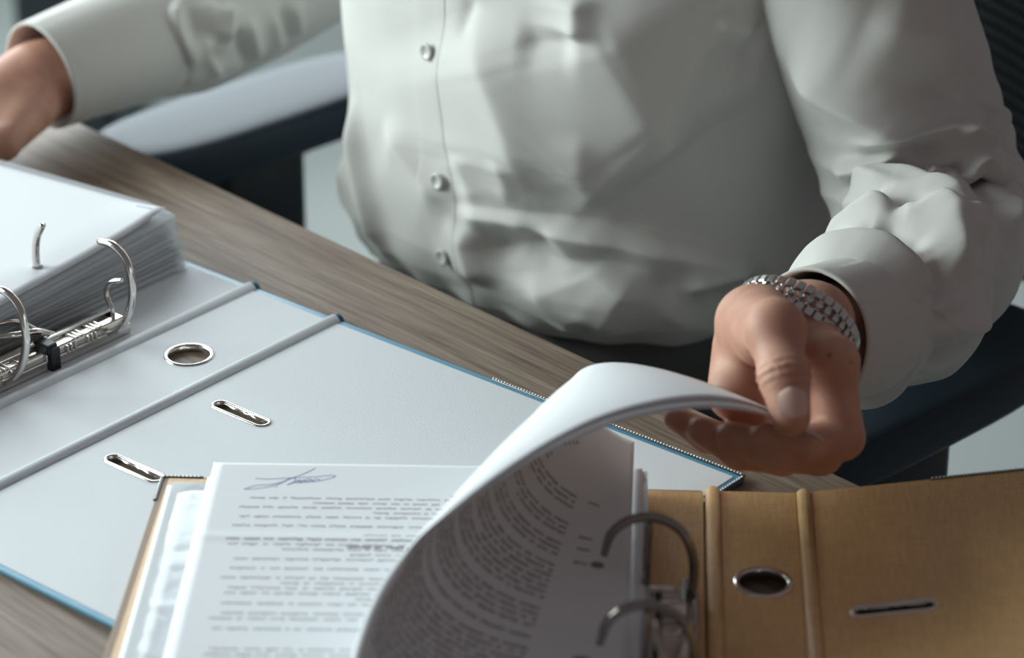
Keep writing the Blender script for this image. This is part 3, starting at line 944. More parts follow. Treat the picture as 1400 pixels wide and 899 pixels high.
# curved back: mesh panel in a frame
nx, nz = 40, 40
xs = np.linspace(-1, 1, nx); zs = np.linspace(0, 1, nz)
X, Z = np.meshgrid(xs, zs)
def back_pt(x, z):
    w = 248 - 30 * (2 * z - 1) ** 4
    return np.stack([PX + x * w, 232 - 62 * x ** 2 + 40 * (z - 0.4) ** 2 + 30 * z, -70 + 560 * z - 12 * x * x * (1 - z)], -1)
P = back_pt(X, Z); Qb = P + np.array([0, 7, 0]); n = nx * nz
F = [list(f) for f in grid_faces(nx, nz)] + [list(f[::-1] + n) for f in grid_faces(nx, nz)]
bk = mesh_obj('backrest', np.vstack([P.reshape(-1, 3), Qb.reshape(-1, 3)]), F, M['chair_mesh'], chair)
rim = np.vstack([back_pt(np.linspace(-1, 1, 20), np.zeros(20)), back_pt(np.ones(20), np.linspace(0, 1, 20))[1:], back_pt(np.linspace(1, -1, 20), np.ones(20))[1:], back_pt(-np.ones(20), np.linspace(1, 0, 20))[1:-1]])
rim = np.vstack([rim, rim[:1]]) + np.array([0, 4, 0])
tube('back_frame', rim, 11, M['chair_black'], bk, 160, 10)
tube('back_support', [(PX, 150, -390), (PX, 235, -385), (PX, 262, -320), (PX, 262, -120), (PX, 258, 60)], 20, M['chair_black'], chair, 40, 12)
tube('gas_column', [(PX, 0, -390), (PX, 0, -660)], 24, M['chair_black'], chair, 4, 16, False)
for k in range(5):
    a = 2 * math.pi * k / 5 + 0.3
    lg = tube('base_leg', [(PX, 0, -655), (PX + 150 * math.cos(a), 150 * math.sin(a), -668), (PX + 300 * math.cos(a), 300 * math.sin(a), -690)], [24, 18, 13], M['chair_black'], chair, 16, 10)
    V, F = lathe_geo([(0.01, -11), (20, -11), (25, -7), (25, 7), (20, 11), (0.01, 11)], 20)
    V = V[:, [2, 0, 1]]; ca, sa = math.cos(a), math.sin(a)
    V = np.c_[V[:, 0] * ca - V[:, 1] * sa, V[:, 0] * sa + V[:, 1] * ca, V[:, 2]] + np.array([PX + 300 * ca, 300 * sa, -724])
    mesh_obj('caster', V, F, M['chair_black'], lg)

# ---------------------------------------------------------------- the sitter: base shapes of the shirt (mm)
TC = np.array([60.0, 272.0, 0.0])               # axis of the trunk
FWD = -OUT
_tz  = np.array([-100, -84, -72, -60, -46, -30, 0, 60, 150, 250, 320, 360, 385.])
_thw = np.array([140, 150, 160, 168, 172, 173, 174, 176, 187, 200, 190, 130, 70.])
_thd = np.array([108, 118, 134, 146, 151, 152, 148, 142, 134, 122, 104, 84, 62.])


def torso(a, z):
    """trunk surface; a 0 = his left flank, pi/2 = front, pi = right flank"""
    low = np.clip((a - 1.75) / 0.8, 0, 1) * np.clip((4.6 - a) / 0.8, 0, 1)      # the blouse sags lower over his right hip
    zz_ = np.where(z < 40, z + 26 * low * low * (3 - 2 * low) * np.clip((40 - z) / 60, 0, 1), z)
    hw = np.interp(zz_, _tz, _thw); hd = np.interp(zz_, _tz, _thd)
    ca, sa = np.cos(a), np.sin(a)
    q = 2.3
    den = (np.abs(ca) ** q + np.abs(sa) ** q) ** (1 / q)
    lean = 0.10 * np.clip(z, -200, 400)          # leaning a little towards the desk
    return (TC[None] + EDGE[None] * (hw * ca / den)[..., None].reshape(-1, 1) + FWD[None] * ((hd * sa / den) + lean)[..., None].reshape(-1, 1)
            + np.array([0, 0, 1.0])[None] * np.asarray(z).reshape(-1, 1))


def make_tube_surface(pts, lens_r, n=260):
    P = catmull(np.array(pts, float), n)
    L = np.r_[0, np.cumsum(np.linalg.norm(np.diff(P, axis=0), axis=1))]
    # soften the path so the bend stays round
    for _ in range(6): P[1:-1] = 0.25 * P[:-2] + 0.5 * P[1:-1] + 0.25 * P[2:]
    T, N, B = frames(P)
    r = np.interp(L / L[-1], [k for k, _ in lens_r], [v for _, v in lens_r])
    k = np.ones(7) / 7
    r = np.convolve(np.pad(r, 3, 'edge'), k, 'valid')

    def f(a, l):
        a = np.asarray(a).ravel(); l = np.asarray(l).ravel()
        g = lambda A: np.stack([np.interp(l, L, A[:, i]) for i in range(3)], -1)
        return g(P) + np.interp(l, L, r)[:, None] * (np.cos(a)[:, None] * g(N) + np.sin(a)[:, None] * g(B))
    f.length = L[-1]
    return f


ARM_L = [(164, 140, 345), (186, 128, 260), (211, 112, 165), (240, 98, 82), (256, 70, 36), (250, 26, 36), (231, -28, 42), (209, -68, 46), (184, -108, 54)]
RAD_L = [(0, 66), (0.30, 62), (0.5, 60), (0.6, 60), (0.68, 53), (0.82, 48), (0.895, 45), (0.918, 41), (0.932, 36), (1, 33)]
ARM_R = [(-72, 408, 345), (-84, 436, 250), (-98, 466, 160), (-132, 474, 88), (-180, 432, 60), (-222, 388, 50), (-266, 340, 48)]
RAD_R = [(0, 66), (0.35, 62), (0.55, 58), (0.75, 52), (0.90, 48), (0.945, 43), (0.965, 38), (1, 36)]
sleeve_l = make_tube_surface(ARM_L, RAD_L)
sleeve_r = make_tube_surface(ARM_R, RAD_R)
CUFF_L = [(201, -80, 47), (181, -112, 55), (159.5, -143, 66)]
CUFF_R = [(-250, 356, 50), (-284, 321, 48), (-316, 288, 46)]
cuff_l = make_tube_surface(CUFF_L, [(0, 38.5), (1, 35.5)], 60)
cuff_r = make_tube_surface(CUFF_R, [(0, 42), (1, 36)], 60)

# folds of the cloth: (points along the fold in surface mm, height, width on either side)
FOLDS_TRUNK = [
    ([(229.0, 149.7), (215.9, 127.1), (202.8, 103.3), (193.0, 81.9), (188.1, 58.1), (184.8, 29.3)], 11, 60, 26),
    ([(227.3, 157.2), (230.6, 139.6), (233.9, 125.8)], -2.5, 5, 5),
    ([(148.9, 173.5), (137.4, 149.7), (122.7, 125.8), (106.4, 105.8), (85.2, 93.2)], 11, 60, 26),
    ([(83.5, 93.2), (99.9, 80.7), (122.7, 66.9), (142.4, 48.1), (158.7, 26.8)], 12, 50, 17),
    ([(157.1, 16.7), (130.9, 43.1), (96.6, 66.9), (55.7, 81.9), (10.0, 85.7)], -8, 34, 30),
    ([(251.8, 11.7), (201.2, 20.5), (157.1, 23.0), (108.0, 15.5), (63.9, 2.9), (36.1, -8.3)], -4, 6, 6),
    ([(206.1, 9.2), (157.1, 13.0), (108.0, 5.5), (63.9, -5.8), (39.4, -15.9)], 9, 26, 9),
    ([(227.3, -14.6), (206.1, -8.3), (181.6, 1.7), (166.9, 9.2)], -9, 13, 14),
    ([(238.8, 6.7), (211.0, 13.0), (188.1, 14.2), (175.0, 9.2)], 7, 12, 13),
    ([(227.3, 1.7), (232.2, -12.1), (229.0, -25.9), (222.4, -43.4)], 6, 14, 12),
    ([(183.2, -17.1), (178.3, -29.7), (165.2, -40.9), (148.9, -53.5)], 8, 14, 20),
    ([(122.7, -8.3), (130.9, -24.6), (147.3, -53.5)], 10, 22, 14),
    ([(199.5, -9.6), (171.8, -7.1), (135.8, -2.1), (108.0, -7.1)], -5, 10, 14),
    ([(36.1, -20.9), (67.2, -15.9), (96.6, -19.6)], 7, 9, 13),
    ([(116.2, -25.9), (93.3, -43.4), (60.7, -66.0)], 5, 16, 16),
    ([(93.3, -27.1), (57.4, -38.4), (21.4, -42.2)], -6, 18, 18),
    ([(349.9, 53.1), (340.1, 15.5), (322.1, -24.6), (313.9, -63.5)], 9, 20, 6),
    ([(309.0, 48.1), (286.1, 34.3), (260.0, 16.7), (240.4, 5.5)], 6, 26, 9),
    ([(162.0, 174.7), (158.7, 158.4), (157.1, 145.9)], 8, 16, 9),
    ([(194.6, 135.9), (175.0, 139.6), (155.4, 142.1)], -5, 10, 8),
    ([(237.1, 51.8), (227.3, 29.3), (222.4, 16.7)], 3, 12, 12),
    ([(201.2, 61.9), (197.9, 43.1), (201.2, 21.8)], 3, 12, 9),
    ([(152.2, 92.0), (150.5, 66.9), (150.5, 43.1)], 2.0, 16, 5),
    ([(5.1, 120.8), (-30.9, 54.4), (-50.5, -5.8)], 3, 22, 10),
    ([(88.4, 143.4), (67.2, 134.6), (36.1, 132.1)], -5, 14, 16),
    ([(80.3, 164.7), (68.8, 153.4), (44.3, 148.4)], 5, 12, 10),
    ([(356.4, 0.4), (384.2, -40.9), (379.3, -59.7)], 8, 20, 20),
]
FOLDS_SLEEVE_L = [
    ([(148.1, 200.5), (130.8, 215.6), (110.0, 237.2), (87.5, 278.3)], 8, 22, 12),
    ([(93.5, 186.5), (73.6, 200.5), (35.5, 215.6)], 4, 22, 22),
    ([(89.2, 221.0), (70.2, 236.2), (46.8, 262.1), (13.0, 289.1)], -5, 12, 12),
    ([(63.2, 243.7), (40.7, 264.3), (4.3, 290.2)], 5, 5, 10),
    ([(140.3, 278.3), (121.3, 283.7), (100.5, 281.5), (84.9, 280.5)], 8, 8, 7),
    ([(142.0, 294.5), (119.5, 295.6), (95.3, 375.6), (71.9, 376.6)], -10, 6, 8),
    ([(136.0, 317.2), (103.9, 405.8), (74.5, 415.5)], 6, 8, 9),
    ([(119.5, 277.2), (101.3, 277.2), (78.8, 285.9), (69.3, 290.2)], -5, 5, 5),
    ([(100.5, 350.7), (82.3, 355.0), (63.2, 304.2)], 5, 6, 8),
    ([(93.5, 360.4), (72.8, 306.4), (41.6, 383.1), (17.3, 382.0)], -6, 7, 9),
    ([(77.9, 357.2), (54.6, 308.6), (32.9, 349.6), (13.0, 356.1)], 6, 7, 8),
    ([(126.5, 254.5), (99.6, 265.3), (69.3, 272.9), (49.4, 288.0), (22.5, 306.4)], 4, 6, 8),
    ([(65.8, 277.2), (47.6, 291.3), (48.5, 301.0)], 5, 8, 6),
    ([(51.1, 276.1), (27.7, 296.7), (10.4, 311.8)], -4, 8, 8),
    ([(130.8, 362.6), (87.5, 400.4), (52.8, 422.0), (28.6, 419.9)], 7, 8, 16),
    ([(85.7, 460.9), (77.9, 442.6), (64.1, 453.4)], -6, 8, 8),
    ([(95.3, 469.6), (68.4, 473.9), (45.9, 483.6)], -6, 9, 9),
    ([(74.5, 428.5), (46.8, 457.7), (31.2, 469.6), (20.8, 487.9)], 7, 14, 10),
    ([(24.3, 449.0), (19.1, 476.1), (9.5, 495.5), (343.0, 512.8)], 9, 16, 9),
    ([(25.1, 453.4), (9.5, 452.3), (332.6, 448.0)], 6, 9, 7),
    ([(48.5, 439.3), (24.3, 449.0)], 6, 9, 9),
    ([(12.1, 405.8), (343.0, 437.2), (331.7, 462.0), (317.9, 486.9)], -5, 10, 12),
    ([(337.8, 448.0), (330.0, 470.7), (322.2, 490.1), (317.0, 505.2)], 4, 9, 12),
    ([(23.4, 361.5), (20.8, 401.5), (25.1, 420.9)], 6, 8, 8),
    ([(149.8, 349.6), (102.2, 440.4), (66.7, 460.9)], 5, 10, 8),
    ([(39.8, 489.0), (17.3, 496.6), (2.6, 509.6)], -5, 9, 9),
    ([(332.6, 512.8), (334.3, 486.9), (323.1, 455.5)], 4, 12, 12),
    ([(297.9, 498.8), (310.1, 485.8), (317.9, 462.0)], -4, 9, 9),
]
FOLDS_SLEEVE_R = [
    ([(102.4, 456.3), (70.9, 456.3), (34.6, 445.4)], 5, 8, 7),
    ([(100.8, 448.7), (66.9, 445.4), (30.7, 423.7)], -4, 7, 7),
    ([(74.0, 447.6), (50.4, 437.8), (25.2, 424.8)], 5, 6, 6),
    ([(85.8, 416.1), (70.1, 420.4), (56.7, 429.1)], 6, 6, 10),
    ([(70.1, 403.1), (49.6, 400.9), (25.2, 393.3)], 4, 6, 6),
    ([(68.5, 413.9), (50.4, 410.7), (26.8, 403.1)], -4, 5, 5),
    ([(67.7, 383.5), (50.4, 381.3), (27.6, 375.9)], 4, 6, 6),
    ([(63.8, 359.6), (47.2, 360.7), (31.5, 357.4)], 4, 6, 6),
    ([(65.4, 370.5), (48.0, 369.4), (29.9, 366.1)], -4, 5, 5),
    ([(94.5, 462.8), (87.4, 444.3), (84.2, 420.4)], 4, 10, 8),
]


def seg_field(X, Y, pts, period=None):
    """distance to a polyline in surface mm, the side it lies on and how far along"""
    P = np.array(pts, float); best = np.full(X.shape, 1e9); side = np.zeros(X.shape); along = np.zeros(X.shape)
    L = np.linalg.norm(np.diff(P, axis=0), axis=1); C = np.r_[0, np.cumsum(L)]; tot = max(C[-1], 1e-6)
    for i in range(len(P) - 1):
        a, b = P[i], P[i + 1]
        d = b - a
        if period:
            d = np.array([(d[0] + period / 2) % period - period / 2, d[1]])
            dx = (X - a[0] - d[0] / 2 + period / 2) % period - period / 2 + d[0] / 2
        else: dx = X - a[0]
        dy = Y - a[1]
        l2 = max(d @ d, 1e-9)
        t = np.clip((dx * d[0] + dy * d[1]) / l2, 0, 1)
        ex, ey = dx - t * d[0], dy - t * d[1]
        dist = np.hypot(ex, ey)
        m = dist < best
        best = np.where(m, dist, best)
        side = np.where(m, (d[0] * ey - d[1] * ex) / (np.sqrt(l2) * (dist + 1e-6)), side)
        along = np.where(m, (C[i] + t * L[i]) / tot, along)
    return best, side, along


def folds(X, Y, lst, period=None):
    out = np.zeros(X.shape)
    for pts, h, wl, wr in lst:
        if len(pts) > 2: pts = catmull(pts, 14)
        P = np.array(pts); R = 3.2 * max(wl, wr)
        m = (Y > P[:, 1].min() - R) & (Y < P[:, 1].max() + R)
        if period is None: m &= (X > P[:, 0].min() - R) & (X < P[:, 0].max() + R)
        if not m.any(): continue
        d, s, t = seg_field(X[m], Y[m], pts, period)
        w = wr + (wl - wr) * (0.5 + 0.5 * np.clip(s, -1, 1))
        e = np.clip(np.minimum(t, 1 - t) / 0.3, 0, 1); e = 0.12 + 0.88 * e * e * (3 - 2 * e)
        out[m] += h * e * np.exp(-(np.hypot(d, 1.0) / w) ** 1.25)
    return out


def ripple(X, Y, seed, amp, lo, hi, n=14):
    r = np.random.default_rng(seed); out = np.zeros(X.shape)
    for _ in range(n):
        lam = r.uniform(lo, hi); a = r.uniform(0, 2 * np.pi)
        out += np.sin(2 * np.pi * (X * np.cos(a) + Y * np.sin(a)) / lam + r.uniform(0, 6.3)) * r.uniform(0.3, 1)
    return out * amp / np.sqrt(n)


def cloth_grid(fn, us, vs, R, lst, wrap, out_sign, seed, amp, period=None, extra=None, gain=1.7):
    U_, V_ = np.meshgrid(us, vs)
    P = fn(U_.ravel(), V_.ravel()).reshape(len(vs), len(us), 3)
    du = np.roll(P, -1, 1) - np.roll(P, 1, 1) if wrap else np.gradient(P, axis=1)
    dv = np.gradient(P, axis=0)
    N = np.cross(du, dv) * out_sign; N /= np.linalg.norm(N, axis=2)[..., None] + 1e-9
    D = gain * folds(U_ * R, V_, lst, period) + ripple(U_ * R, V_, seed, amp, 35, 140) + ripple(U_ * R, V_, seed + 1, amp * 0.10, 12, 34)
    if extra is not None: D = D + extra(U_, V_)
    for _ in range(2):
        D[1:-1] = 0.25 * D[:-2] + 0.5 * D[1:-1] + 0.25 * D[2:]
        D = 0.25 * np.roll(D, 1, 1) + 0.5 * D + 0.25 * np.roll(D, -1, 1)
    return P, N, D


def face_list(nu, nv, wrap, flip): 
    f = grid_faces(nu, nv, wrap)
    return f[:, ::-1] if flip else f


person_parts = []
# trunk of the shirt ---------------------------------------------------------
ua = np.concatenate([np.linspace(-0.75, np.pi + 0.75, 470), np.linspace(np.pi + 0.75, 2 * np.pi - 0.75, 90)[1:-1]])
va = np.linspace(-98, 384, 430)
P, N, D = cloth_grid(torso, ua, va, 165.0, FOLDS_TRUNK, True, -1, 3, 0.7,
                     extra=lambda U_, V_: 3.0 * np.exp(-((V_ + 44) / 14) ** 2) * np.sin(U_ * 9 + np.sin(U_ * 3) * 2) + 2.0 * np.exp(-((V_ + 60) / 10) ** 2) * np.sin(U_ * 23))
shirt = mesh_obj('shirt', (P + N * D[..., None]).reshape(-1, 3), face_list(len(ua), len(va), True, True), M['shirt'])
shirt['label'] = 'white cotton dress shirt with a buttoned front'
person_parts.append(shirt)
TRUNK_G = (ua[:470], va, (P + N * D[..., None])[:, :470], N[:, :470])


def on_trunk(a, z, off):
    """point and normal on the folded shirt front"""
    us, vs_, G, Nn = TRUNK_G
    fu = np.clip(np.interp(a, us, np.arange(len(us))), 0, len(us) - 1.001); fv = np.clip(np.interp(z, vs_, np.arange(len(vs_))), 0, len(vs_) - 1.001)
    iu, iv = fu.astype(int), fv.astype(int); tu, tv = (fu - iu)[..., None], (fv - iv)[..., None]
    p = G[iv, iu] * (1 - tu) * (1 - tv) + G[iv, iu + 1] * tu * (1 - tv) + G[iv + 1, iu] * (1 - tu) * tv + G[iv + 1, iu + 1] * tu * tv
    du = G[iv, iu + 1] - G[iv, iu]; dv = G[iv + 1, iu] - G[iv, iu]
    n = -np.cross(du, dv); n /= np.linalg.norm(n, axis=-1)[..., None]
    return p + n * np.asarray(off)[..., None], n


# placket: the stitched front band
PC = lambda z: 1.545 + 0.0003 * (z - 60) + 0.02 * np.sin(z / 60)
pu = np.linspace(-13, 13, 28); pv = np.linspace(-72, 340, 380)
A_, Z_ = np.meshgrid(pu, pv)
off = 0.6 - 0.8 * (np.abs(A_) > 12.4) - 0.25 * np.exp(-((np.abs(A_) - 10.6) / 0.7) ** 2)
Pp, _ = on_trunk(PC(Z_) + A_ / 160.0, Z_, off)
mesh_obj('placket', Pp.reshape(-1, 3), face_list(28, 380, False, True), M['shirt'], shirt)


def button_at(a, z, r=5.7):
    p, n = on_trunk(np.array([a]), np.array([z]), np.array([2.7]))
    nb = TRUNK_G[3][np.searchsorted(TRUNK_G[1], z), np.searchsorted(TRUNK_G[0], a)]
    n = n * 0.35 + nb; n /= np.linalg.norm(n)
    q = Vector(n[0]).to_track_quat('Z', 'Y').to_matrix()
    V, F = lathe_geo([(0.01, 0.5), (r * 0.45, 0.5), (r * 0.62, 1.3), (r * 0.86, 1.7), (r, 1.0), (r * 0.95, 0), (0.01, -0.6)], 28)
    V = V @ np.array(q).T + p[0]
    b = mesh_obj('button', V, F, M['button'], shirt)
    return b
for a, z in ((1.560, 111), (1.530, 25), (1.512, -27), (1.575, 198), (1.58, 285)): button_at(a, z)
# collar, above the frame
ca_ = np.linspace(0, 2 * np.pi, 60)
mesh_obj('collar', np.vstack([TC + np.array([0, 0, 1]) * h + EDGE * (w * np.cos(ca_))[:, None] + FWD * (w * np.sin(ca_) * 1.05 + 36 + sh)[:, None] for h, w, sh in ((376, 78, 0), (402, 68, 2), (420, 66, 4), (418, 70, 4), (396, 84, 2), (380, 92, 2))]), grid_faces(60, 6), M['shirt'], shirt)


def sleeve(name, fn, R, lst, sgn, seed, l0):
    pleat = lambda x: 1 - np.abs(np.sin(x)) * 1.3
    us = np.linspace(0, 2 * np.pi, 300, endpoint=False); ls = np.linspace(0, fn.length, 420)
    P, N, D = cloth_grid(fn, us, ls, R, lst, True, sgn, seed, 1.0, gain=2.1, period=2 * np.pi * R,
                         extra=lambda U_, V_: 1.8 * np.clip((V_ - fn.length + 70) / 40, 0, 1) * np.clip((fn.length - 22 - V_) / 6, 0, 1) * np.sin(U_ * 13 + 1.5 * np.sin(U_ * 4))
                         + l0 * 2.2 * np.exp(-((V_ - 0.6 * fn.length) / 52) ** 2) * pleat(np.pi * V_ / 25 + 1.2 * np.sin(2 * U_ + 0.7) + 0.5 * np.sin(5 * U_))
                         + l0 * 1.7 * np.exp(-((V_ - 0.8 * fn.length) / 48) ** 2) * pleat(np.pi * (V_ * 0.7 + U_ * 30) / 34 + 1.1 * np.sin(3 * U_ + V_ / 40)))
    return mesh_obj(name, (P + N * D[..., None]).reshape(-1, 3), face_list(300, 420, True, sgn < 0), M['shirt'], shirt)


def out_sign(fn):
    u = np.array([0.3]); v = np.array([fn.length / 2]); p = fn(u, v)
    n = np.cross(fn(u + 1e-3, v) - p, fn(u, v + 0.05) - p)
    ax = (fn(np.array([0.0]), v) + fn(np.array([np.pi]), v)) / 2
    return float(np.sign((n * (p - ax)).sum()))


sleeve('sleeve', sleeve_l, 55.0, FOLDS_SLEEVE_L, out_sign(sleeve_l), 11, 1.0)
sleeve('sleeve', sleeve_r, 50.0, FOLDS_SLEEVE_R, out_sign(sleeve_r), 17, 0)


def cuff(fn, seed, squash):
    """turned double cuff: outer wall, rolled lip, inner wall"""
    us = np.linspace(0, 2 * np.pi, 120, endpoint=False)
    L = fn.length; ax = lambda l: (fn(np.zeros(120), np.full(120, l)) + fn(np.full(120, np.pi), np.full(120, l))) / 2
    rings = []
    for l, dr in [(0, -3.5), (0.3, -0.8), (1.5, 0.6)] + [(l, 0.9 if abs(l - 7) > 1 else 0.4) for l in np.linspace(3, L - 8, 16)] + [(L - 6, 0.5), (L - 3, 0.9), (L - 0.6, 0.6), (L, -0.4), (L - 0.8, -1.6)] + [(l, -1.8) for l in np.linspace(L - 3, 4, 10)]:
        p = fn(us, np.full(120, l)); c = ax(l); d = p - c; n = d / np.linalg.norm(d, axis=1)[:, None]
        w = ripple(us * 38, np.full(120, l * 0.5), seed, 0.5, 30, 90) + squash(us, l / L)
        rings.append(p + n * (dr + w)[:, None])
    s = out_sign(fn)
    o = mesh_obj('cuff', np.vstack(rings), face_list(120, len(rings), True, s < 0), M['shirt'], shirt)
    return o


cuff(cuff_l, 41, lambda u, t: 1.5 * np.sin(2 * u + 0.6) * t)
cuff(cuff_r, 43, lambda u, t: 1.0 * np.sin(2 * u))

# ---------------------------------------------------------------- the sitter's body (one mesh), trousers, hands
def round_cone(p, a, b, r1, r2):
    a = np.asarray(a, float); b = np.asarray(b, float)
    ba = b - a; l2 = max(ba @ ba, 1e-9)
    t = np.clip(((p - a) @ ba) / l2, 0, 1)
    return np.linalg.norm(p - a - t[:, None] * ba, axis=1) - (r1 + (r2 - r1) * t)


def ellipsoid(p, c, r):
    q = (p - np.asarray(c, float)) / np.asarray(r, float)
    k = np.linalg.norm(q, axis=1)
    return (k - 1) * min(r)


def smin(a, b, k):
    h = np.clip(0.5 + 0.5 * (b - a) / k, 0, 1)
    return b * (1 - h) + a * h - k * h * (1 - h)


def smax(a, b, k): return -smin(-a, -b, k)


# left hand: joints in world mm
WR = np.array([150.0, -150, 73.5])
TH = [np.array(q, float) for q in ((128, -184, 97), (131.5, -225, 111), (135, -252, 98.5), (137.5, -268.5, 84.5))]
FI = {
    'index': [(161.6, -217, 88), (167, -237, 56), (149, -247, 57), (127, -245, 60)],
    'middle': [(154.4, -212, 66), (157, -233, 45), (134, -244, 51), (111, -238, 57)],
    'ring': [(142, -202, 51), (139, -222, 38), (116, -233, 46), (96, -228, 55)],
    'little': [(130, -190, 40), (118, -208, 37), (100, -219, 47), (84, -217, 56)],
}
FR = {'index': (13.0, 11.6, 10.0, 8.6, 7.4), 'middle': (13.0, 11.6, 10.2, 8.8, 7.6), 'ring': (12.5, 11.0, 9.6, 8.4, 7.2), 'little': (11.5, 9.8, 8.6, 7.4, 6.4)}


def hand_l(p):
    d = round_cone(p, WR + np.array([24, 36, -17]), WR, 25, 25)
    d = smin(d, round_cone(p, WR + np.array([-10, 4, -8]), WR + np.array([10, -6, 8]), 21, 21), 10)
    for k, J in FI.items():
        r = FR[k]
        d = smin(d, round_cone(p, WR + (np.array(J[0]) - WR) * 0.18, J[0], 17, r[0] + 1.0), 13)
    # webbing of the palm between the metacarpals
    d = smin(d, round_cone(p, FI['index'][0], FI['little'][0], 12.5, 11), 9)
    # thumb base and ball, heel of the hand
    d = smin(d, round_cone(p, (124, -180, 93), (128, -212, 101), 19, 16.5), 12)
    d = smin(d, round_cone(p, (122, -170, 72), (116, -196, 60), 17, 15), 12)
    for k, J in FI.items():
        r = FR[k]
        f = round_cone(p, J[0], J[1], r[0], r[1])
        f = smin(f, round_cone(p, J[1], J[2], r[1], r[2]), 3)
        f = smin(f, round_cone(p, J[2], J[3], r[2], r[4]), 3)
        d = smin(d, f, 3.0)
    t = round_cone(p, TH[0], TH[1], 17.5, 15)
    t = smin(t, ellipsoid(p, TH[1] + np.array([1, -2, 1]), (15, 14.4, 15)), 4)
    t = smin(t, round_cone(p, TH[1], TH[2], 13.4, 12.4), 5)
    t = smin(t, round_cone(p, TH[2], TH[3], 12.8, 9.8), 4)
    # skin creases over the thumb joint
    ax = (TH[3] - TH[2]) / np.linalg.norm(TH[3] - TH[2])
    u = (p - TH[2]) @ ax
    ups = np.exp(-(u / 6.5) ** 2)
    t = t + 0.9 * ups * np.sin(u * 2 * np.pi / 4.4 + 0.25 * (p[:, 0] - 136) * 0.4)
    m = (p[:, 1] < -200)
    d = smin(d, t, 5.0)
    # crease at the root of the index finger
    d = smax(d, -(round_cone(p, (150, -228, 101), (172, -226, 92), 0.9, 0.9)), 2.5)
    d = smax(d, -(round_cone(p, (152, -240, 92), (170, -239, 84), 0.5, 0.5)), 2.0)
    # folds of the thumb web on the palm side
    d = smax(d, -(round_cone(p, (117, -218, 110), (124, -236, 92), 0.6, 0.6)), 2.2)
    return d


def hand_r(p):
    W_ = np.array([-318.0, 286, 42])
    d = round_cone(p, W_ + np.array([50, 50, 4]), W_, 27, 24)
    K = np.array([-372.0, 232, 33])
    d = smin(d, round_cone(p, W_, K, 25, 20), 14)
    side = np.array([0.707, -0.707, 0])
    for i, (o, L1) in enumerate(((-30, 44), (-10, 48), (10, 46), (28, 38))):
        b = K + side * o + np.array([0, 0, -2]); f1 = b + np.array([-0.62, -0.62, 0.1]) * L1 * 0.95
        f2 = f1 + np.array([-0.3, -0.3, -0.75]) * 22; f2[2] = max(f2[2], 10)
        f3 = f2 + np.array([0.45, 0.45, -0.2]) * 16; f3[2] = 10
        d = smin(d, round_cone(p, W_ + (b - W_) * 0.25, b, 16, 14), 10)
        f = smin(round_cone(p, b, f1, 12.5, 10.5), round_cone(p, f1, f2, 10.5, 9), 3)
        d = smin(d, smin(f, round_cone(p, f2, f3, 9, 7.5), 3), 4)
    a = W_ + side * 22 + np.array([-14, -14, -6]); b = a + side * 22 + np.array([-30, -30, -6]); c = b + np.array([-26, -26, -4.0]) - side * 4
    d = smin(d, round_cone(p, a, b, 16, 12), 10)
    return smin(d, round_cone(p, b, c, 12, 9), 4)


def up_(z): return np.array([0, 0, float(z)])


HEADC = TC + FWD * 62 + up_(560)


def trunk_sdf(p):
    d = round_cone(p, TC + up_(-210), TC + up_(60), 118, 108)
    d = smin(d, round_cone(p, TC + EDGE * 90 + FWD * 25 + up_(240), TC - EDGE * 90 + FWD * 25 + up_(240), 84, 84), 60)
    d = smin(d, round_cone(p, TC + FWD * 30 + up_(330), TC + FWD * 46 + up_(450), 62, 56), 30)
    # head with brow, nose, chin and ears
    h = ellipsoid(p, HEADC, (76, 92, 112)) if False else round_cone(p, HEADC + up_(35) - FWD * 14, HEADC + FWD * 14 - up_(52), 82, 56)
    h = smin(h, round_cone(p, HEADC + FWD * 78 + up_(8), HEADC + FWD * 96 - up_(22), 8, 13), 12)
    for s in (-1, 1):
        h = smin(h, round_cone(p, HEADC + EDGE * 76 * s - FWD * 8 + up_(8), HEADC + EDGE * 80 * s - FWD * 12 - up_(22), 11, 8), 5)
        h = smax(h, -round_cone(p, HEADC + EDGE * 30 * s + FWD * 84 + up_(8), HEADC + EDGE * 34 * s + FWD * 84 + up_(8), 13, 13), 10)
    h = smax(h, -round_cone(p, HEADC + EDGE * 20 + FWD * 84 - up_(54), HEADC - EDGE * 20 + FWD * 84 - up_(54), 2.5, 2.5), 5)
    d = smin(d, h, 16)
    for A_, k in ((ARM_L, 1.0), (ARM_R, 1.0)):
        rr = np.interp(np.linspace(0, 1, len(A_)), [0, 0.5, 1], [50, 40, 26])
        for i in range(len(A_) - 1): d = smin(d, round_cone(p, A_[i], A_[i + 1], rr[i], rr[i + 1]), 12)
    d = smin(d, round_cone(p, ARM_L[-1], WR + np.array([24, 36, -17]), 26, 25), 8)
    d = smin(d, round_cone(p, ARM_R[-1], (-290, 314, 46), 27, 26), 8)
    return d


V1, F1 = surface_nets(hand_l, (66, -300, 18), (200, -108, 136), 1.35)
V1 = relax(V1, F1, 2, 0.4)
V2, F2 = surface_nets(hand_r, (-470, 130, -2), (-255, 345, 82), 2.6)
V2 = relax(V2, F2, 2, 0.4)
V3, F3 = surface_nets(trunk_sdf, (-320, -110, -340), (340, 560, 730), 9.0)
V3 = relax(V3, F3, 3, 0.5)
Fb = np.vstack([F1, F2 + len(V1), F3 + len(V1) + len(V2)])
person = mesh_obj('person', np.vstack([V1, V2, V3]), Fb, M['skin'])
tag(person, 'seated person in a white dress shirt and dark trousers turning over papers with one hand', 'person')
for o in person_parts: o.parent = person

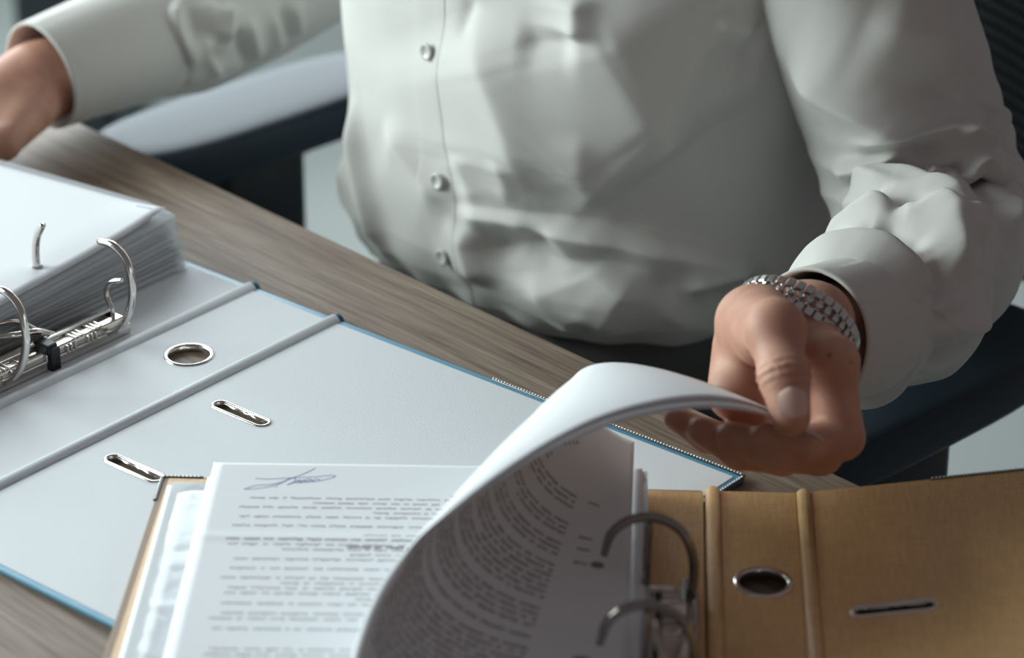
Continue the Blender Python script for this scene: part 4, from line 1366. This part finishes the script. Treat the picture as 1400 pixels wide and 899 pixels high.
# yoke of the shirt over the shoulders, above the frame
def yoke_sdf(p):
    c0 = TC + FWD * 34 + up_(338)
    d = smin(round_cone(p, c0 + EDGE * 30, np.array(ARM_L[0]) + up_(-12), 66, 71), round_cone(p, c0 - EDGE * 30, np.array(ARM_R[0]) + up_(-12), 66, 71), 30)
    return smax(d, -round_cone(p, c0 + up_(20), c0 + FWD * 20 + up_(160), 62, 70), 6)
Vy, Fy = surface_nets(yoke_sdf, (-180, 20, 240), (270, 520, 430), 6.0)
mesh_obj('yoke', relax(Vy, Fy, 3), Fy, M['shirt'], shirt)

# thumb nail
ax = (TH[3] - TH[2]) / np.linalg.norm(TH[3] - TH[2])
nn = np.array([0.10, -0.66, 0.74]); nn -= ax * (nn @ ax); nn /= np.linalg.norm(nn); bb = np.cross(ax, nn)
us, ts = np.meshgrid(np.linspace(-1, 1, 15), np.linspace(-1, 1, 15))
wid = 7.6 * np.sqrt(np.clip(1 - 0.72 * np.abs(ts) ** 3, 0, 1))
C_ = TH[3] - ax * 3.5
Pn = C_ + (us * wid)[..., None] * bb + (ts * 7.6)[..., None] * ax + (11.7 - 2.9 * us ** 2 - 1.5 * ts - 1.0 * ts ** 2)[..., None] * nn
mesh_obj('fingernail', Pn.reshape(-1, 3), grid_faces(15, 15), M['nail'], person)

# hair
def hair_sdf(p):
    h = round_cone(p, HEADC + up_(40) - FWD * 18, HEADC - FWD * 30 - up_(30), 90, 66)
    cut = ((p - HEADC) @ FWD) - 30 - 0.5 * np.clip(p[:, 2] - HEADC[2] - 60, 0, 60)
    return smax(smax(h, cut, 10), HEADC[2] - 40 - p[:, 2], 10)
Vh, Fh = surface_nets(hair_sdf, tuple(HEADC - 140), tuple(HEADC + 160), 6.0)
mesh_obj('hair', relax(Vh, Fh, 2), Fh, plain('dark_hair', (0.03, 0.02, 0.015), 0.5, bump=0.6, bscale=250), person)

# trousers: hips, thighs under the desk, shins to the floor
def trousers_sdf(p):
    d = round_cone(p, TC + EDGE * 70 + up_(-190), TC - EDGE * 70 + up_(-190), 112, 112)
    d = smin(d, round_cone(p, TC + EDGE * 50 + FWD * 2 + up_(-112), TC - EDGE * 40 + FWD * 2 + up_(-112), 126, 124), 30)
    for s in (-1, 1):
        hip = TC + EDGE * 85 * s + up_(-205); knee = hip + FWD * 420 + EDGE * 60 * s + up_(-5); foot = knee + FWD * 40 + up_(-460)
        d = smin(d, round_cone(p, hip, knee, 92, 68), 30)
        d = smin(d, round_cone(p, knee, foot, 66, 52), 20)
    d = smax(d, p[:, 2] + 62, 6)
    return smax(d, -705 - p[:, 2], 4)
Vt, Ft = surface_nets(trousers_sdf, (-560, -260, -720), (420, 480, -50), 9.0)
mesh_obj('trousers', relax(Vt, Ft, 3), Ft, M['trousers'], person)['label'] = 'charcoal trousers'
for s in (-1, 1):
    knee = TC + EDGE * 145 * s + FWD * 420; ft = knee + FWD * 40
    fs = lambda p: smax(smin(round_cone(p, ft + up_(-700), ft + FWD * 130 + up_(-722), 48, 40), round_cone(p, ft - FWD * 30 + up_(-712), ft + up_(-712), 42, 44), 10), -748 - p[:, 2], 3)
    lo = np.minimum(ft - FWD * 80, ft + FWD * 180) - 60; hi = np.maximum(ft - FWD * 80, ft + FWD * 180) + 60
    Vs_, Fs_ = surface_nets(fs, (lo[0], lo[1], -756), (hi[0], hi[1], -640), 6.0)
    mesh_obj('shoe', relax(Vs_, Fs_, 2), Fs_, M['black'], person)

# ---------------------------------------------------------------- wristwatch
wc = np.array([147.0, -160, 78]); wax = np.array([-0.51, -0.78, 0.36]); wax /= np.linalg.norm(wax)
wright = np.cross(wax, [0, 0, 1.0]); wright /= np.linalg.norm(wright); wup = np.cross(wright, wax)
Rm = Matrix((tuple(wright), tuple(wup), tuple(wax))).transposed()
watch = tag(empty('wristwatch', tuple(wc), Rm.to_euler()), "silver steel wristwatch with a link bracelet on the person's wrist", 'watch')
# local x = across, y = up over the wrist, z = along the arm towards the hand
RX, RY = 35.0, 30.0


def link_mesh(w, d, h):
    bm = bmesh.new(); add_box(bm, (0, 0, 0), (d, h, w), 0.8, None, 2)
    me = bpy.data.meshes.new('link'); bmesh.ops.scale(bm, vec=(MM,) * 3, verts=bm.verts); bm.to_mesh(me); bm.free()
    me.materials.append(M['steel'])
    for p in me.polygons: p.use_smooth = False
    return me


ml, mc, ms = link_mesh(5.4, 4.6, 3.0), link_mesh(3.6, 3.6, 3.4), link_mesh(1.6, 3.2, 2.6)
per = 2 * math.pi * math.sqrt((RX ** 2 + RY ** 2) / 2); nrow = int(per / 5.2)
for k in range(nrow):
    a = 2 * math.pi * k / nrow
    if abs((a - math.radians(-60) + math.pi) % (2 * math.pi) - math.pi) < 0.42: continue      # the case sits here
    x, y = RX * math.cos(a), RY * math.sin(a)
    t = math.atan2(RY * math.cos(a), -RX * math.sin(a))
    a2 = 2 * math.pi * (k + 0.5) / nrow; x2, y2 = RX * math.cos(a2), RY * math.sin(a2)
    for me_, zz, (px, py) in ((ml, -6.3, (x, y)), (mc, 0, (x2, y2)), (ml, 6.3, (x, y)), (ms, -2.9, (x2, y2)), (ms, 2.9, (x2, y2))):
        o = bpy.data.objects.new('link', me_); COL.objects.link(o); o.parent = watch
        o.location = (px * MM, py * MM, zz * MM); o.rotation_euler = (0, 0, t)
a = math.radians(-60)
cp = np.array([RX * math.cos(a), RY * math.sin(a), 0]); outn = Vector((math.cos(a) / RX, math.sin(a) / RY, 0)).normalized()
rot = np.array(outn.to_track_quat('Z', 'Y').to_matrix())
V, F = lathe_geo([(0.01, -3), (17, -3), (19, -1), (19, 4), (17.5, 6), (16, 6)], 40)
case = mesh_obj('case', V @ rot.T + cp, F, M['steel'], watch)
V, F = lathe_geo([(16.2, 5.6), (0.01, 5.6)], 40); mesh_obj('dial', V @ rot.T + cp, F, M['dial'], case)
V, F = lathe_geo([(0.01, 0), (2.6, 0), (2.6, 3.5), (0.01, 3.5)], 14)
mesh_obj('crown', V @ rot.T + cp + rot @ np.array([20.0, 0, 1]) * 0.98, F, M['steel'], case)
